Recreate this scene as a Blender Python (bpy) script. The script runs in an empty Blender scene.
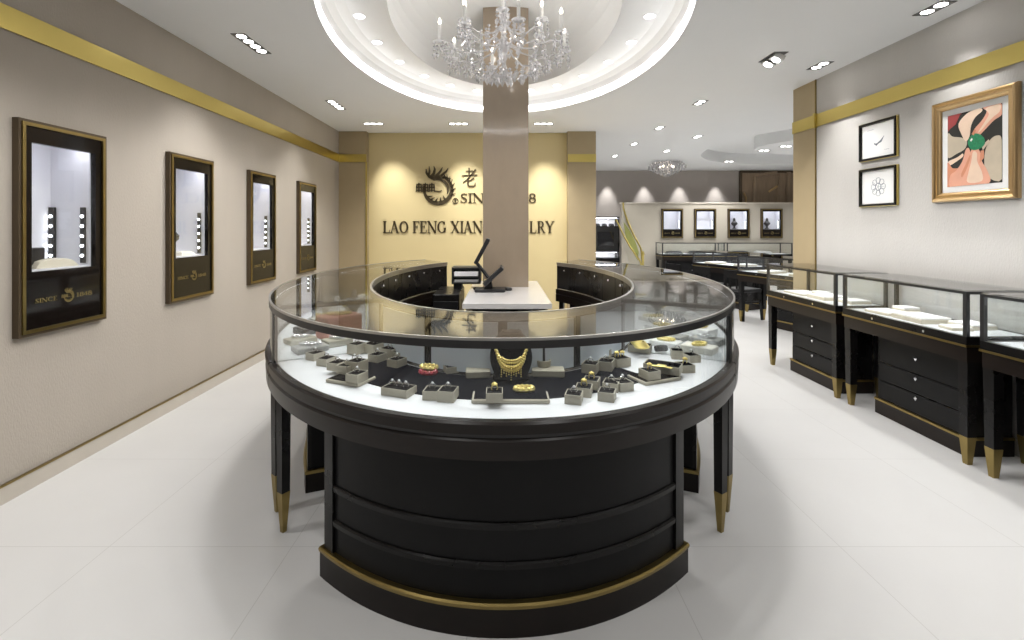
import bpy, bmesh, math, random
from mathutils import Vector, Matrix
R = math.radians
sin, cos, PI = math.sin, math.cos, math.pi
random.seed(4)
SC = bpy.context.scene
COL = SC.collection
# ------------------------------------------------------------------ materials
def new_mat(name):
    m = bpy.data.materials.new(name); m.use_nodes = True
    nt = m.node_tree; b = nt.nodes['Principled BSDF']
    return m, nt, b
def setc(b, col, rough=.5, metal=0., coat=0., spec=None):
    b.inputs['Base Color'].default_value = (*col, 1); b.inputs['Roughness'].default_value = rough
    b.inputs['Metallic'].default_value = metal; b.inputs['Coat Weight'].default_value = coat
    b.inputs['Coat Roughness'].default_value = .05
    if spec is not None: b.inputs['Specular IOR Level'].default_value = spec
def mat(name, col, rough=.5, metal=0., coat=0., spec=None, var=.06, scale=30., bump=0., bscale=None, stretch=(1, 1, 1), rvar=0.):
    """principled with a little procedural variation of the colour, and bump"""
    m, nt, b = new_mat(name); setc(b, col, rough, metal, coat, spec)
    tc = nt.nodes.new('ShaderNodeTexCoord'); mp = nt.nodes.new('ShaderNodeMapping'); mp.inputs['Scale'].default_value = stretch
    nt.links.new(tc.outputs['Object'], mp.inputs['Vector'])
    n = nt.nodes.new('ShaderNodeTexNoise'); n.inputs['Scale'].default_value = scale; n.inputs['Detail'].default_value = 4
    nt.links.new(mp.outputs['Vector'], n.inputs['Vector'])
    if var:
        r = nt.nodes.new('ShaderNodeMix'); r.data_type = 'RGBA'
        r.inputs[6].default_value = (*[c*(1-var) for c in col], 1); r.inputs[7].default_value = (*[min(1, c*(1+var)) for c in col], 1)
        nt.links.new(n.outputs['Fac'], r.inputs[0]); nt.links.new(r.outputs[2], b.inputs['Base Color'])
    if rvar:
        mr = nt.nodes.new('ShaderNodeMapRange'); mr.inputs[3].default_value = max(.01, rough-rvar); mr.inputs[4].default_value = rough+rvar
        nt.links.new(n.outputs['Fac'], mr.inputs[0]); nt.links.new(mr.outputs[0], b.inputs['Roughness'])
    if bump:
        n2 = nt.nodes.new('ShaderNodeTexNoise'); n2.inputs['Scale'].default_value = bscale or scale; n2.inputs['Detail'].default_value = 3
        nt.links.new(mp.outputs['Vector'], n2.inputs['Vector'])
        bp = nt.nodes.new('ShaderNodeBump'); bp.inputs['Strength'].default_value = bump; bp.inputs['Distance'].default_value = .01
        nt.links.new(n2.outputs['Fac'], bp.inputs['Height']); nt.links.new(bp.outputs['Normal'], b.inputs['Normal'])
    return m
def emit(name, col, s):
    m, nt, b = new_mat(name); b.inputs['Base Color'].default_value = (.8, .8, .8, 1)
    b.inputs['Emission Color'].default_value = (*col, 1); b.inputs['Emission Strength'].default_value = s
    return m
def glass(name, tint, ior=1.5, boost=1.):
    m = bpy.data.materials.new(name); m.use_nodes = True; nt = m.node_tree; nt.nodes.clear()
    o = nt.nodes.new('ShaderNodeOutputMaterial'); mx = nt.nodes.new('ShaderNodeMixShader')
    t = nt.nodes.new('ShaderNodeBsdfTransparent'); t.inputs[0].default_value = (*tint, 1)
    g = nt.nodes.new('ShaderNodeBsdfGlossy'); g.inputs['Roughness'].default_value = .01
    f = nt.nodes.new('ShaderNodeLayerWeight'); f.inputs[0].default_value = .5          # thin pane: Schlick reflectance from the facing angle
    pw = nt.nodes.new('ShaderNodeMath'); pw.operation = 'POWER'; pw.inputs[1].default_value = 5.
    mu = nt.nodes.new('ShaderNodeMath'); mu.operation = 'MULTIPLY_ADD'; mu.inputs[1].default_value = .955*boost; mu.inputs[2].default_value = .042*boost; mu.use_clamp = True
    nt.links.new(f.outputs['Facing'], pw.inputs[0]); nt.links.new(pw.outputs[0], mu.inputs[0])
    nt.links.new(mu.outputs[0], mx.inputs[0]); nt.links.new(t.outputs[0], mx.inputs[1]); nt.links.new(g.outputs[0], mx.inputs[2])
    nt.links.new(mx.outputs[0], o.inputs[0]); return m
def crystal(name):
    m = bpy.data.materials.new(name); m.use_nodes = True; nt = m.node_tree; nt.nodes.clear()
    o = nt.nodes.new('ShaderNodeOutputMaterial'); mx = nt.nodes.new('ShaderNodeMixShader'); mx2 = nt.nodes.new('ShaderNodeMixShader')
    t = nt.nodes.new('ShaderNodeBsdfTransparent'); t.inputs[0].default_value = (.93, .93, .94, 1)
    g = nt.nodes.new('ShaderNodeBsdfGlossy'); g.inputs['Roughness'].default_value = .03; g.inputs[0].default_value = (.95, .95, .97, 1)
    d = nt.nodes.new('ShaderNodeBsdfTranslucent'); d.inputs[0].default_value = (.9, .9, .92, 1)
    lw = nt.nodes.new('ShaderNodeLayerWeight'); lw.inputs[0].default_value = .55
    nt.links.new(lw.outputs['Facing'], mx.inputs[0]); nt.links.new(t.outputs[0], mx.inputs[1]); nt.links.new(g.outputs[0], mx.inputs[2])
    mx2.inputs[0].default_value = .34; nt.links.new(mx.outputs[0], mx2.inputs[1]); nt.links.new(d.outputs[0], mx2.inputs[2])
    nt.links.new(mx2.outputs[0], o.inputs[0]); return m
def tiles(name):
    m, nt, b = new_mat(name); setc(b, (.70, .69, .675), .3, spec=.35)
    tc = nt.nodes.new('ShaderNodeTexCoord'); mp = nt.nodes.new('ShaderNodeMapping'); mp.inputs['Location'].default_value = (.12, .28, 0)
    nt.links.new(tc.outputs['Object'], mp.inputs['Vector'])
    br = nt.nodes.new('ShaderNodeTexBrick'); br.offset = 0.; br.inputs['Scale'].default_value = 1.; br.inputs['Mortar Size'].default_value = .0016
    br.inputs['Brick Width'].default_value = .8; br.inputs['Row Height'].default_value = .8
    br.inputs['Color1'].default_value = (.63, .624, .615, 1); br.inputs['Color2'].default_value = (.615, .608, .60, 1); br.inputs['Mortar'].default_value = (.49, .48, .465, 1)
    n = nt.nodes.new('ShaderNodeTexNoise'); n.inputs['Scale'].default_value = 1.7; n.inputs['Detail'].default_value = 6
    nt.links.new(mp.outputs[0], br.inputs['Vector']); nt.links.new(mp.outputs[0], n.inputs['Vector'])
    mx = nt.nodes.new('ShaderNodeMix'); mx.data_type = 'RGBA'; mx.blend_type = 'MULTIPLY'; mx.inputs[0].default_value = .12
    nt.links.new(br.outputs['Color'], mx.inputs[6]); nt.links.new(n.outputs['Fac'], mx.inputs[7]); nt.links.new(mx.outputs[2], b.inputs['Base Color'])
    return m
M = dict(
    floor=tiles('floor_tiles'),
    wallpaper=mat('taupe_wallpaper', (.425, .38, .325), .8, var=.05, scale=5, bump=.25, bscale=160, stretch=(1, 1, .3)),
    rwallpaper=mat('lit_taupe_wallpaper', (.52, .50, .475), .8, var=.05, scale=5, bump=.25, bscale=160, stretch=(1, 1, .3)),  # same taupe paper as the left wall, its stronger light put into the colour
    ceiling=mat('ceiling_paint', (.84, .845, .845), .85, var=.015, scale=2),
    cove=mat('cove_paint', (.93, .93, .93), .35, var=.01, scale=2),
    yellow=mat('cream_gold_paint', (.65, .535, .285), .45, var=.03, scale=2),
    pilaster=mat('tan_panel', (.41, .325, .195), .5, var=.05, scale=6),
    column=mat('tan_glossy_stone', (.285, .226, .166), .12, coat=.45, var=.10, scale=9, stretch=(1, 1, .5)),
    brass=mat('brass', (.62, .50, .16), .30, metal=1., var=.03, scale=3),
    obrass=mat('old_brass', (.30, .225, .085), .34, metal=1., var=.12, scale=20),
    goldframe=mat('antique_gold', (.60, .42, .22), .30, metal=1., var=.07, scale=8),
    base=mat('baseboard_stone', (.52, .475, .41), .35, var=.06, scale=10),
    black=mat('black_lacquer', (.006, .0055, .0055), .28, var=.2, scale=5, rvar=.04, spec=.25),
    panel=mat('black_satin_panel', (.008, .008, .0085), .42, var=.2, scale=6, spec=.16),
    ebony=mat('dark_brown_wood', (.011, .0075, .006), .30, spec=.25, var=.3, scale=8, stretch=(1, 6, 6)),
    rail=mat('dark_metal', (.055, .055, .057), .3, metal=.6, var=.12, scale=20),
    steel=mat('satin_steel', (.55, .55, .54), .3, metal=1., var=.06, scale=30),
    chrome=mat('chrome', (.85, .85, .86), .12, metal=1., var=.03, scale=30),
    deck=mat('white_acrylic', (.73, .755, .79), .35, var=.01, scale=6),
    liner=mat('pale_blue_liner', (.62, .68, .74), .35, var=.03, scale=8),
    glass=glass('clear_glass', (.985, .992, .99)),
    topglass=glass('top_glass', (.975, .985, .98), boost=1.15),
    blackglass=mat('black_glass', (.008, .006, .005), .08, var=.1, scale=5, spec=.3),
    niche=mat('niche_white', (.82, .82, .87), .6, var=.01, scale=5),
    bronze=mat('bronze_letter', (.105, .08, .045), .35, metal=.7, var=.15, scale=40),
    gold=mat('gold', (1., .80, .30), .34, metal=1., var=.08, scale=60),
    goldtext=mat('gold_print', (.34, .27, .11), .4, metal=.8, var=.05, scale=60),
    silver=mat('silver', (.9, .9, .92), .12, metal=1., var=.04, scale=60),
    gem=mat('white_gem', (.92, .93, .95), .05, coat=1., var=.02, scale=60),
    red=mat('red_bead', (.35, .03, .05), .2, coat=.5, var=.1, scale=60),
    taupebox=mat('taupe_leatherette', (.40, .375, .30), .55, var=.08, scale=60, bump=.1),
    velvet=mat('black_velvet', (.005, .005, .006), .95, var=.3, scale=90, spec=.05),
    navy=mat('navy_felt', (.0022, .003, .0065), .95, var=.3, scale=120, spec=.05),
    marble=mat('white_marble', (.64, .625, .615), .18, var=.05, scale=4, coat=.4),
    plastic=mat('black_plastic', (.014, .014, .015), .4, var=.1, scale=20),
    screen=mat('screen_glass', (.02, .02, .022), .08, coat=1., var=.1, scale=4),
    white=mat('white_paint', (.85, .85, .84), .5, var=.02, scale=10),
    paper=mat('white_mat_board', (.86, .855, .85), .7, var=.01, scale=20),
    beige=mat('beige_leatherette', (.60, .55, .44), .55, var=.06, scale=40),
    cream=mat('cream_suede', (.80, .77, .70), .8, var=.05, scale=40),
    pink=mat('salmon_leatherette', (.62, .27, .22), .5, var=.08, scale=40),
    grey=mat('grey_leatherette', (.32, .32, .31), .5, var=.1, scale=40),
    halfwall=mat('taupe_panel', (.46, .42, .35), .5, var=.04, scale=3),
    farwall=mat('grey_plaster', (.46, .42, .39), .8, var=.05, scale=4),
    brownart=mat('brown_relief', (.34, .25, .165), .5, var=.35, scale=5, stretch=(4, 4, .6), bump=.3),
    darkbrown=mat('dark_bronze', (.085, .06, .035), .4, metal=.3, var=.2, scale=8),
    fixture=mat('fixture_metal', (.16, .16, .16), .4, metal=.6, var=.1, scale=30),
    lamp=emit('lamp_light', (1., .97, .93), 16.),
    puck=emit('puck_light', (1., 1., 1.), 6.),
    flame=emit('bulb_light', (1., .86, .68), 9.),
    covelight=emit('cove_light', (1., 1., 1.), 5.),
    led=emit('led_light', (.9, .95, 1.), 14.),
    strip=emit('strip_light', (.92, .96, 1.), 4.),
    casestrip=emit('case_strip_light', (.93, .96, 1.), 45.),
    nichefill=emit('niche_fill', (.93, .93, 1.), 14.),
    crystal=crystal('crystal_glass'),
    candle=mat('candle_tube', (.85, .84, .82), .4, var=.02, scale=20),
    skin=mat('photo_skin', (.74, .37, .26), .6, var=.15, scale=12), skin2=mat('photo_pale_skin', (.80, .60, .46), .6, var=.12, scale=12),
    skin3=mat('photo_grey_tan', (.55, .47, .36), .6, var=.15, scale=12), skin4=mat('photo_deep_skin', (.63, .26, .15), .6, var=.15, scale=12),
    photodark=mat('photo_dark', (.018, .018, .016), .6, var=.3, scale=12), photored=mat('photo_red', (.32, .05, .05), .6, var=.2, scale=12),
    emerald=mat('photo_emerald', (.015, .22, .10), .3, var=.6, scale=70), ink=mat('sketch_ink', (.16, .19, .24), .7, var=.3, scale=40),
    railglint=mat('railing_glint_green', (.45, .47, .16), .15, metal=.5, var=.3, scale=5),
)
# ------------------------------------------------------------------ mesh builder
class MB:
    def __init__(s): s.v = []; s.f = []; s.m = []; s.T = Matrix.Identity(4); s.mi = 0
    def add(s, vs, fs):
        o = len(s.v); s.v += [tuple(s.T @ Vector(p)) for p in vs]
        for f in fs: s.f.append([i+o for i in f]); s.m.append(s.mi)
        return s
    def box(s, x0, x1, y0, y1, z0, z1, c=0.):
        """box; c = chamfer of the vertical edges"""
        if c <= 0:
            return s.prism([(x0, y0), (x1, y0), (x1, y1), (x0, y1)], z0, z1)
        return s.prism([(x0+c, y0), (x1-c, y0), (x1, y0+c), (x1, y1-c), (x1-c, y1), (x0+c, y1), (x0, y1-c), (x0, y0+c)], z0, z1)
    def prism(s, poly, z0, z1, top=None):
        n = len(poly); t = top or poly
        vs = [(x, y, z0) for x, y in poly]+[(x, y, z1) for x, y in t]
        fs = [list(range(n))[::-1], list(range(n, 2*n))]+[[i, (i+1) % n, n+(i+1) % n, n+i] for i in range(n)]
        return s.add(vs, fs)
    def bev(s, x0, x1, y0, y1, z0, z1, b=.003):
        """box with bevelled top and bottom edges and corners"""
        def rect(d, c): return [(x0+d+c, y0+d), (x1-d-c, y0+d), (x1-d, y0+d+c), (x1-d, y1-d-c), (x1-d-c, y1-d), (x0+d+c, y1-d), (x0+d, y1-d-c), (x0+d, y0+d+c)]
        vs = []
        for d, z in ((b, z0), (0, z0+b), (0, z1-b), (b, z1)): vs += [(x, y, z) for x, y in rect(d, b)]
        fs = [list(range(8))[::-1], list(range(24, 32))]
        for k in range(3): fs += [[k*8+i, k*8+(i+1) % 8, k*8+8+(i+1) % 8, k*8+8+i] for i in range(8)]
        return s.add(vs, fs)
    def taper(s, cx, cy, z0, w0, z1, w1, dx=0, dy=0):
        a = [(cx+dx+i*w0/2, cy+dy+j*w0/2) for i, j in ((-1, -1), (1, -1), (1, 1), (-1, 1))]
        b = [(cx+i*w1/2, cy+j*w1/2) for i, j in ((-1, -1), (1, -1), (1, 1), (-1, 1))]
        return s.prism(a, z0, z1, b)
    def lathe(s, prof, n=16, c=(0, 0, 0)):
        vs = []; fs = []; k = len(prof)
        for r, z in prof:
            for i in range(n):
                a = 2*PI*i/n; vs.append((c[0]+r*cos(a), c[1]+r*sin(a), c[2]+z))
        for j in range(k-1):
            for i in range(n): fs.append([j*n+i, j*n+(i+1) % n, (j+1)*n+(i+1) % n, (j+1)*n+i])
        fs.append(list(range(n))[::-1]); fs.append(list(range((k-1)*n, k*n)))
        return s.add(vs, fs)
    def tube(s, path, r, n=8, closed=False):
        P = [Vector(p) for p in path]; N = len(P); rs = r if isinstance(r, (list, tuple)) else [r]*N
        vs = []; fs = []; up = None
        for i in range(N):
            d = (P[(i+1) % N]-P[i-1]) if closed else (P[min(i+1, N-1)]-P[max(i-1, 0)])
            d = d.normalized() if d.length > 1e-9 else Vector((0, 0, 1))
            if up is None:
                up = Vector((0, 0, 1)) if abs(d.z) < .9 else Vector((1, 0, 0))
            a = d.cross(up); a = a.normalized() if a.length > 1e-6 else d.orthogonal().normalized(); b = a.cross(d).normalized(); up = b
            for k in range(n):
                t = 2*PI*k/n; vs.append(tuple(P[i]+(a*cos(t)+b*sin(t))*rs[i]))
        L = N if closed else N-1
        for i in range(L):
            j = (i+1) % N
            for k in range(n): fs.append([i*n+k, i*n+(k+1) % n, j*n+(k+1) % n, j*n+k])
        if not closed: fs.append(list(range(n))[::-1]); fs.append(list(range((N-1)*n, N*n)))
        return s.add(vs, fs)
    def ball(s, c, r, n=8, sz=1.):
        return s.lathe([(max(1e-4, r*sin(PI*i/6)), -r*sz*cos(PI*i/6)) for i in range(7)], n, c)
    def octa(s, c, r, h):
        x, y, z = c
        return s.add([(x, y, z+h*.35), (x+r, y, z), (x, y+r, z), (x-r, y, z), (x, y-r, z), (x, y, z-h*.65)],
                     [[0, 1, 2], [0, 2, 3], [0, 3, 4], [0, 4, 1], [5, 2, 1], [5, 3, 2], [5, 4, 3], [5, 1, 4]])
    def stroke(s, pts, ws, y0, y1):
        """flat ribbon drawn in the xz plane, extruded along y from y0 to y1"""
        n = len(pts); ws = ws if isinstance(ws, (list, tuple)) else [ws]*n
        L = []; Rr = []
        for i in range(n):
            a = pts[max(i-1, 0)]; b = pts[min(i+1, n-1)]
            dx, dz = b[0]-a[0], b[1]-a[1]; l = math.hypot(dx, dz) or 1
            nx, nz = -dz/l, dx/l; w = ws[i]/2
            L.append((pts[i][0]+nx*w, pts[i][1]+nz*w)); Rr.append((pts[i][0]-nx*w, pts[i][1]-nz*w))
        vs = []; fs = []
        for i in range(n):
            for (x, z) in (L[i], Rr[i]):
                vs += [(x, y0, z), (x, y1, z)]
        for i in range(n-1):
            o = i*4; q = o+4
            fs += [[o, q, q+2, o+2], [o+1, o+3, q+3, q+1], [o, o+1, q+1, q], [o+2, q+2, q+3, o+3]]
        fs += [[0, 2, 3, 1], [(n-1)*4, (n-1)*4+1, (n-1)*4+3, (n-1)*4+2]]
        return s.add(vs, fs)
    def build(s, name, m, parent=None, smooth=False, loc=None, rz=0., label=None):
        me = bpy.data.meshes.new(name); me.from_pydata(s.v, [], s.f)
        ms = m if isinstance(m, (list, tuple)) else [m]
        for x in ms: me.materials.append(x)
        if len(ms) > 1: me.polygons.foreach_set('material_index', s.m)
        bm = bmesh.new(); bm.from_mesh(me); bmesh.ops.recalc_face_normals(bm, faces=bm.faces)
        if smooth:
            for f in bm.faces: f.smooth = True
            for e in bm.edges:
                if len(e.link_faces) == 2 and e.calc_face_angle(0) > R(38): e.smooth = False
        bm.to_mesh(me); bm.free()
        o = bpy.data.objects.new(name, me); COL.objects.link(o)
        if parent: o.parent = parent
        if loc: o.location = loc
        o.rotation_euler.z = rz
        if label: o['label'] = label
        return o
def tag(o, label, cat, group=None, kind=None):
    o['label'] = label; o['category'] = cat
    if group: o['group'] = group
    if kind: o['kind'] = kind
    return o
def thing(name, label, cat, loc=(0, 0, 0), rz=0., group=None):
    o = bpy.data.objects.new(name, None); COL.objects.link(o); o.location = loc; o.rotation_euler.z = rz; o.empty_display_size = .05
    return tag(o, label, cat, group)
def struct(o):
    o['kind'] = 'structure'; return o
def dup(root, loc, rz, label, group=None):
    r = root.copy(); COL.objects.link(r); r.location = loc; r.rotation_euler.z = rz; r['label'] = label
    if group: r['group'] = group
    for ch in list(root.children):
        c = ch.copy(); COL.objects.link(c); c.parent = r
        for g in list(ch.children):
            d = g.copy(); COL.objects.link(d); d.parent = c
    return r
# ------------------------------------------------------------------ camera (17 mm shift lens, level)
F = 484.; VX, VY, H = 502., 227., 1.40
CEIL = 2.8826
cam = bpy.data.cameras.new('camera'); co = bpy.data.objects.new('camera', cam); COL.objects.link(co)
co.location = (0, 0, H); co.rotation_euler = (PI/2, 0, 0)
cam.sensor_width = 36; cam.sensor_fit = 'HORIZONTAL'; cam.lens = F/1024*36
cam.shift_x = (512-VX)/1024; cam.shift_y = -(320-VY)/1024; cam.clip_start = .05
SC.camera = co
def P(px, py, z):
    d = F*(H-z)/(py-VY); return ((px-VX)*d/F, d)
# ------------------------------------------------------------------ the room
XL, XR = -2.53, 3.16
YB = 7.63                                                       # cream feature wall
FY = 12.75                                                      # far wall of the room beyond
def ell(c, a, b, t): return (c[0]+a*sin(t), c[1]-b*cos(t))
DC = (.02, 4.10)                                                # oval ceiling recess
MB().box(-2.9, 9.2, -3.2, 13.2, -.12, 0).build('floor', M['floor'])['kind'] = 'structure'
def plate_with_hole(mb, x0, x1, y0, y1, c, a, b, z, n=96):
    ts = sorted(set([2*PI*i/n for i in range(n)]))
    for cx, cy in ((x0, y0), (x1, y0), (x1, y1), (x0, y1)):
        ts.append(math.atan2((cx-c[0])/a, -(cy-c[1])/b) % (2*PI))
    ts.sort()
    def outp(t):
        dx, dy = a*sin(t), -b*cos(t); k = 1e9
        if dx > 1e-9: k = min(k, (x1-c[0])/dx)
        if dx < -1e-9: k = min(k, (x0-c[0])/dx)
        if dy > 1e-9: k = min(k, (y1-c[1])/dy)
        if dy < -1e-9: k = min(k, (y0-c[1])/dy)
        return (c[0]+dx*k, c[1]+dy*k)
    N = len(ts); vs = []
    for t in ts:
        e = ell(c, a, b, t); o = outp(t); vs += [(e[0], e[1], z), (o[0], o[1], z)]
    mb.add(vs, [[2*i, 2*i+1, (2*((i+1) % N))+1, 2*((i+1) % N)] for i in range(N)])
def ell_wall(mb, c, a, b, z0, a2, b2, z1, n=96):
    vs = []
    for i in range(n):
        t = 2*PI*i/n; p = ell(c, a, b, t); q = ell(c, a2, b2, t); vs += [(p[0], p[1], z0), (q[0], q[1], z1)]
    mb.add(vs, [[2*i, 2*((i+1) % n), 2*((i+1) % n)+1, 2*i+1] for i in range(n)])
mb = MB()
plate_with_hole(mb, -2.9, 3.5, -3.2, YB+.3, DC, 1.38, 2.20, CEIL)
mb.box(-2.9, 3.5, YB+.3, 13.2, CEIL, CEIL+.02)
RC = (6.0, 8.9)                                                 # far recess
mb.box(3.5, 9.2, -3.2, 5.0, CEIL, CEIL+.02)
plate_with_hole(mb, 3.5, 9.2, 5.0, 13.2, RC, 2.1, 2.5, CEIL)
ell_wall(mb, RC, 2.1, 2.5, CEIL, 2.1, 2.5, CEIL+.24)
ell_wall(mb, RC, 1.25, 1.0, CEIL, 1.25, 1.0, CEIL+.24)
vs = [(RC[0]+1.25*sin(2*PI*i/48), RC[1]-1.0*cos(2*PI*i/48), CEIL) for i in range(48)]; mb.add(vs, [list(range(48))])
ell_wall(mb, RC, 2.1, 2.5, CEIL+.24, 1.25, 1.0, CEIL+.2401)
struct(mb.build('ceiling', M['ceiling'], smooth=True))
# oval cove: lip, soffit ring, inner rise and shallow vault
Z1, Z2 = 3.07, 3.23
mb = MB()
prof = [(1.38, 2.20, CEIL), (1.385, 2.205, CEIL+.02), (1.375, 2.195, CEIL+.08), (1.35, 2.15, CEIL+.135), (1.30, 2.09, CEIL+.17), (1.22, 2.0, Z1), (.92, 1.66, Z1)]
for p, q in zip(prof, prof[1:]): ell_wall(mb, DC, p[0], p[1], p[2], q[0], q[1], q[2])
struct(mb.build('ceiling_cove', M['cove'], smooth=True))
mb = MB()
prof = [(.92, 1.66, Z1), (.92, 1.66, Z2)]+[(.92*cos(R(k)), 1.66*cos(R(k)), Z2+.42*sin(R(k))) for k in (12, 24, 36, 48, 60, 72, 84)]+[(.01, .01, Z2+.42)]
for p, q in zip(prof, prof[1:]): ell_wall(mb, DC, p[0], p[1], p[2], q[0], q[1], q[2])
struct(mb.build('ceiling_dome', M['ceiling'], smooth=True))
def cove_strip(label, c, a, b, z, h, inward=-.004, n=96):
    mb = MB(); vs = []; fs = []
    for i in range(n):
        t = 2*PI*i/n
        for k, zz in ((0, z), (inward, z), (inward, z+h), (0, z+h)):
            p = ell(c, a+k, b+k, t); vs.append((p[0], p[1], zz))
    for i in range(n):
        j = (i+1) % n
        for k in range(4): fs.append([i*4+k, i*4+(k+1) % 4, j*4+(k+1) % 4, j*4+k])
    return tag(mb.add(vs, fs).build('cove_light', M['covelight'], smooth=True), label, 'light strip')
cove_strip('white light strip running around the lip of the large oval ceiling recess', DC, 1.374, 2.194, CEIL+.035, .04)

# walls (the left one has openings for the wall showcases)
SHOW = [2.776, 3.914, 5.07, 6.23]                               # centres along the left wall
NZ0, NZ1, NW = 1.160, 1.850, .405
NTOP = .055
ys = [-3.2]
for c in SHOW: ys += [c-NW/2, c+NW/2]
ys.append(YB+.2)
mb = MB()
for i in range(len(ys)-1):
    if i % 2 == 0: mb.add([(XL, ys[i], 0), (XL, ys[i+1], 0), (XL, ys[i+1], CEIL), (XL, ys[i], CEIL)], [[0, 1, 2, 3]])
    else:
        for z0, z1 in ((0, NZ0), (NZ1+NTOP, CEIL)): mb.add([(XL, ys[i], z0), (XL, ys[i+1], z0), (XL, ys[i+1], z1), (XL, ys[i], z1)], [[0, 1, 2, 3]])
struct(mb.build('wall_left', M['wallpaper']))
struct(MB().box(XR, XR+.3, -3.2, 4.87, 0, CEIL).build('wall_right', M['rwallpaper']))
struct(MB().box(XR-.004, XR+.3, 4.872, 5.245, 0, CEIL).build('wall_end_panel', M['pilaster']))
struct(MB().box(-2.9, 9.2, -3.4, -3.2, 0, CEIL).build('wall_rear', M['wallpaper']))
struct(MB().box(-2.10, 1.02, YB, YB+.15, 0, CEIL).build('wall_back', M['yellow']))
struct(MB().box(XL, -2.10, 7.50, YB+.15, 0, CEIL).build('trim_1', M['pilaster']))
struct(MB().box(1.02, 1.455, 7.50, YB+.15, 0, CEIL).build('trim_2', M['pilaster']))
struct(MB().box(-2.9, 9.2, FY, FY+.2, 0, 3.2).build('wall_far', M['farwall']))
struct(MB().box(9.0, 9.2, 5.0, FY, 0, CEIL).build('wall_far_right', M['farwall']))
# low panelled wall in front of the far wall
HWY = 12.05
xs = [2.98]
FX = [4.23, 5.05, 5.88, 6.70]; FNW, FZ0, FZ1 = .425, 1.345, 1.785
for c in FX: xs += [c-FNW/2, c+FNW/2]
xs.append(9.0)
mb = MB()
for i in range(len(xs)-1):
    for z0, z1 in (((0, 1.975),) if i % 2 == 0 else ((0, FZ0), (FZ1+.035, 1.975))):
        mb.box(xs[i], xs[i+1], HWY, HWY+.06, z0, z1)
struct(mb.build('wall_partition', M['halfwall']))
struct(MB().bev(2.95, 9.0, HWY-.03, HWY+.12, 1.975, 2.01, .006).build('trim_3', M['base']))
# baseboards, brass bands
def bb(name, x0, x1, y0, y1):
    struct(MB().box(x0, x1, y0, y1, 0, .088).build(name, M['base']))
bb('baseboard_left', XL, XL+.014, -3.2, 7.5); bb('baseboard_right', XR-.014, XR, -3.2, 5.245)
struct(MB().box(XL, XL+.017, -3.2, 7.5, .088, .096).build('trim_4', M['obrass']))
struct(MB().box(XR-.017, XR, -3.2, 5.245, .088, .096).build('trim_5', M['base']))
BZ0, BZ1 = 2.405, 2.528
struct(MB().box(XL, XL+.012, -3.2, 7.5, BZ0, BZ1).build('trim_6', M['brass']))
struct(MB().box(XL, -2.10, 7.488, 7.50, BZ0, BZ1).build('trim_7', M['brass']))
struct(MB().box(1.02, 1.455, 7.488, 7.50, BZ0, BZ1).build('trim_8', M['brass']))
struct(MB().box(XR-.012, XR, -3.2, 4.87, BZ0, BZ1).box(XR-.03, XR, 4.85, 4.875, BZ0-.012, BZ1+.012).build('trim_9', M['brass']))
struct(MB().box(XR-.0155, XR, 4.872, 5.245, BZ0, BZ1).build('trim_10', M['brass']))
struct(MB().box(-2.112, -2.09, 7.485, 7.50, 0, BZ0).build('trim_11', M['brass']))
struct(MB().box(XR-.012, XR, 4.862, 4.872, 0, CEIL).build('trim_12', M['obrass']))
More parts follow.
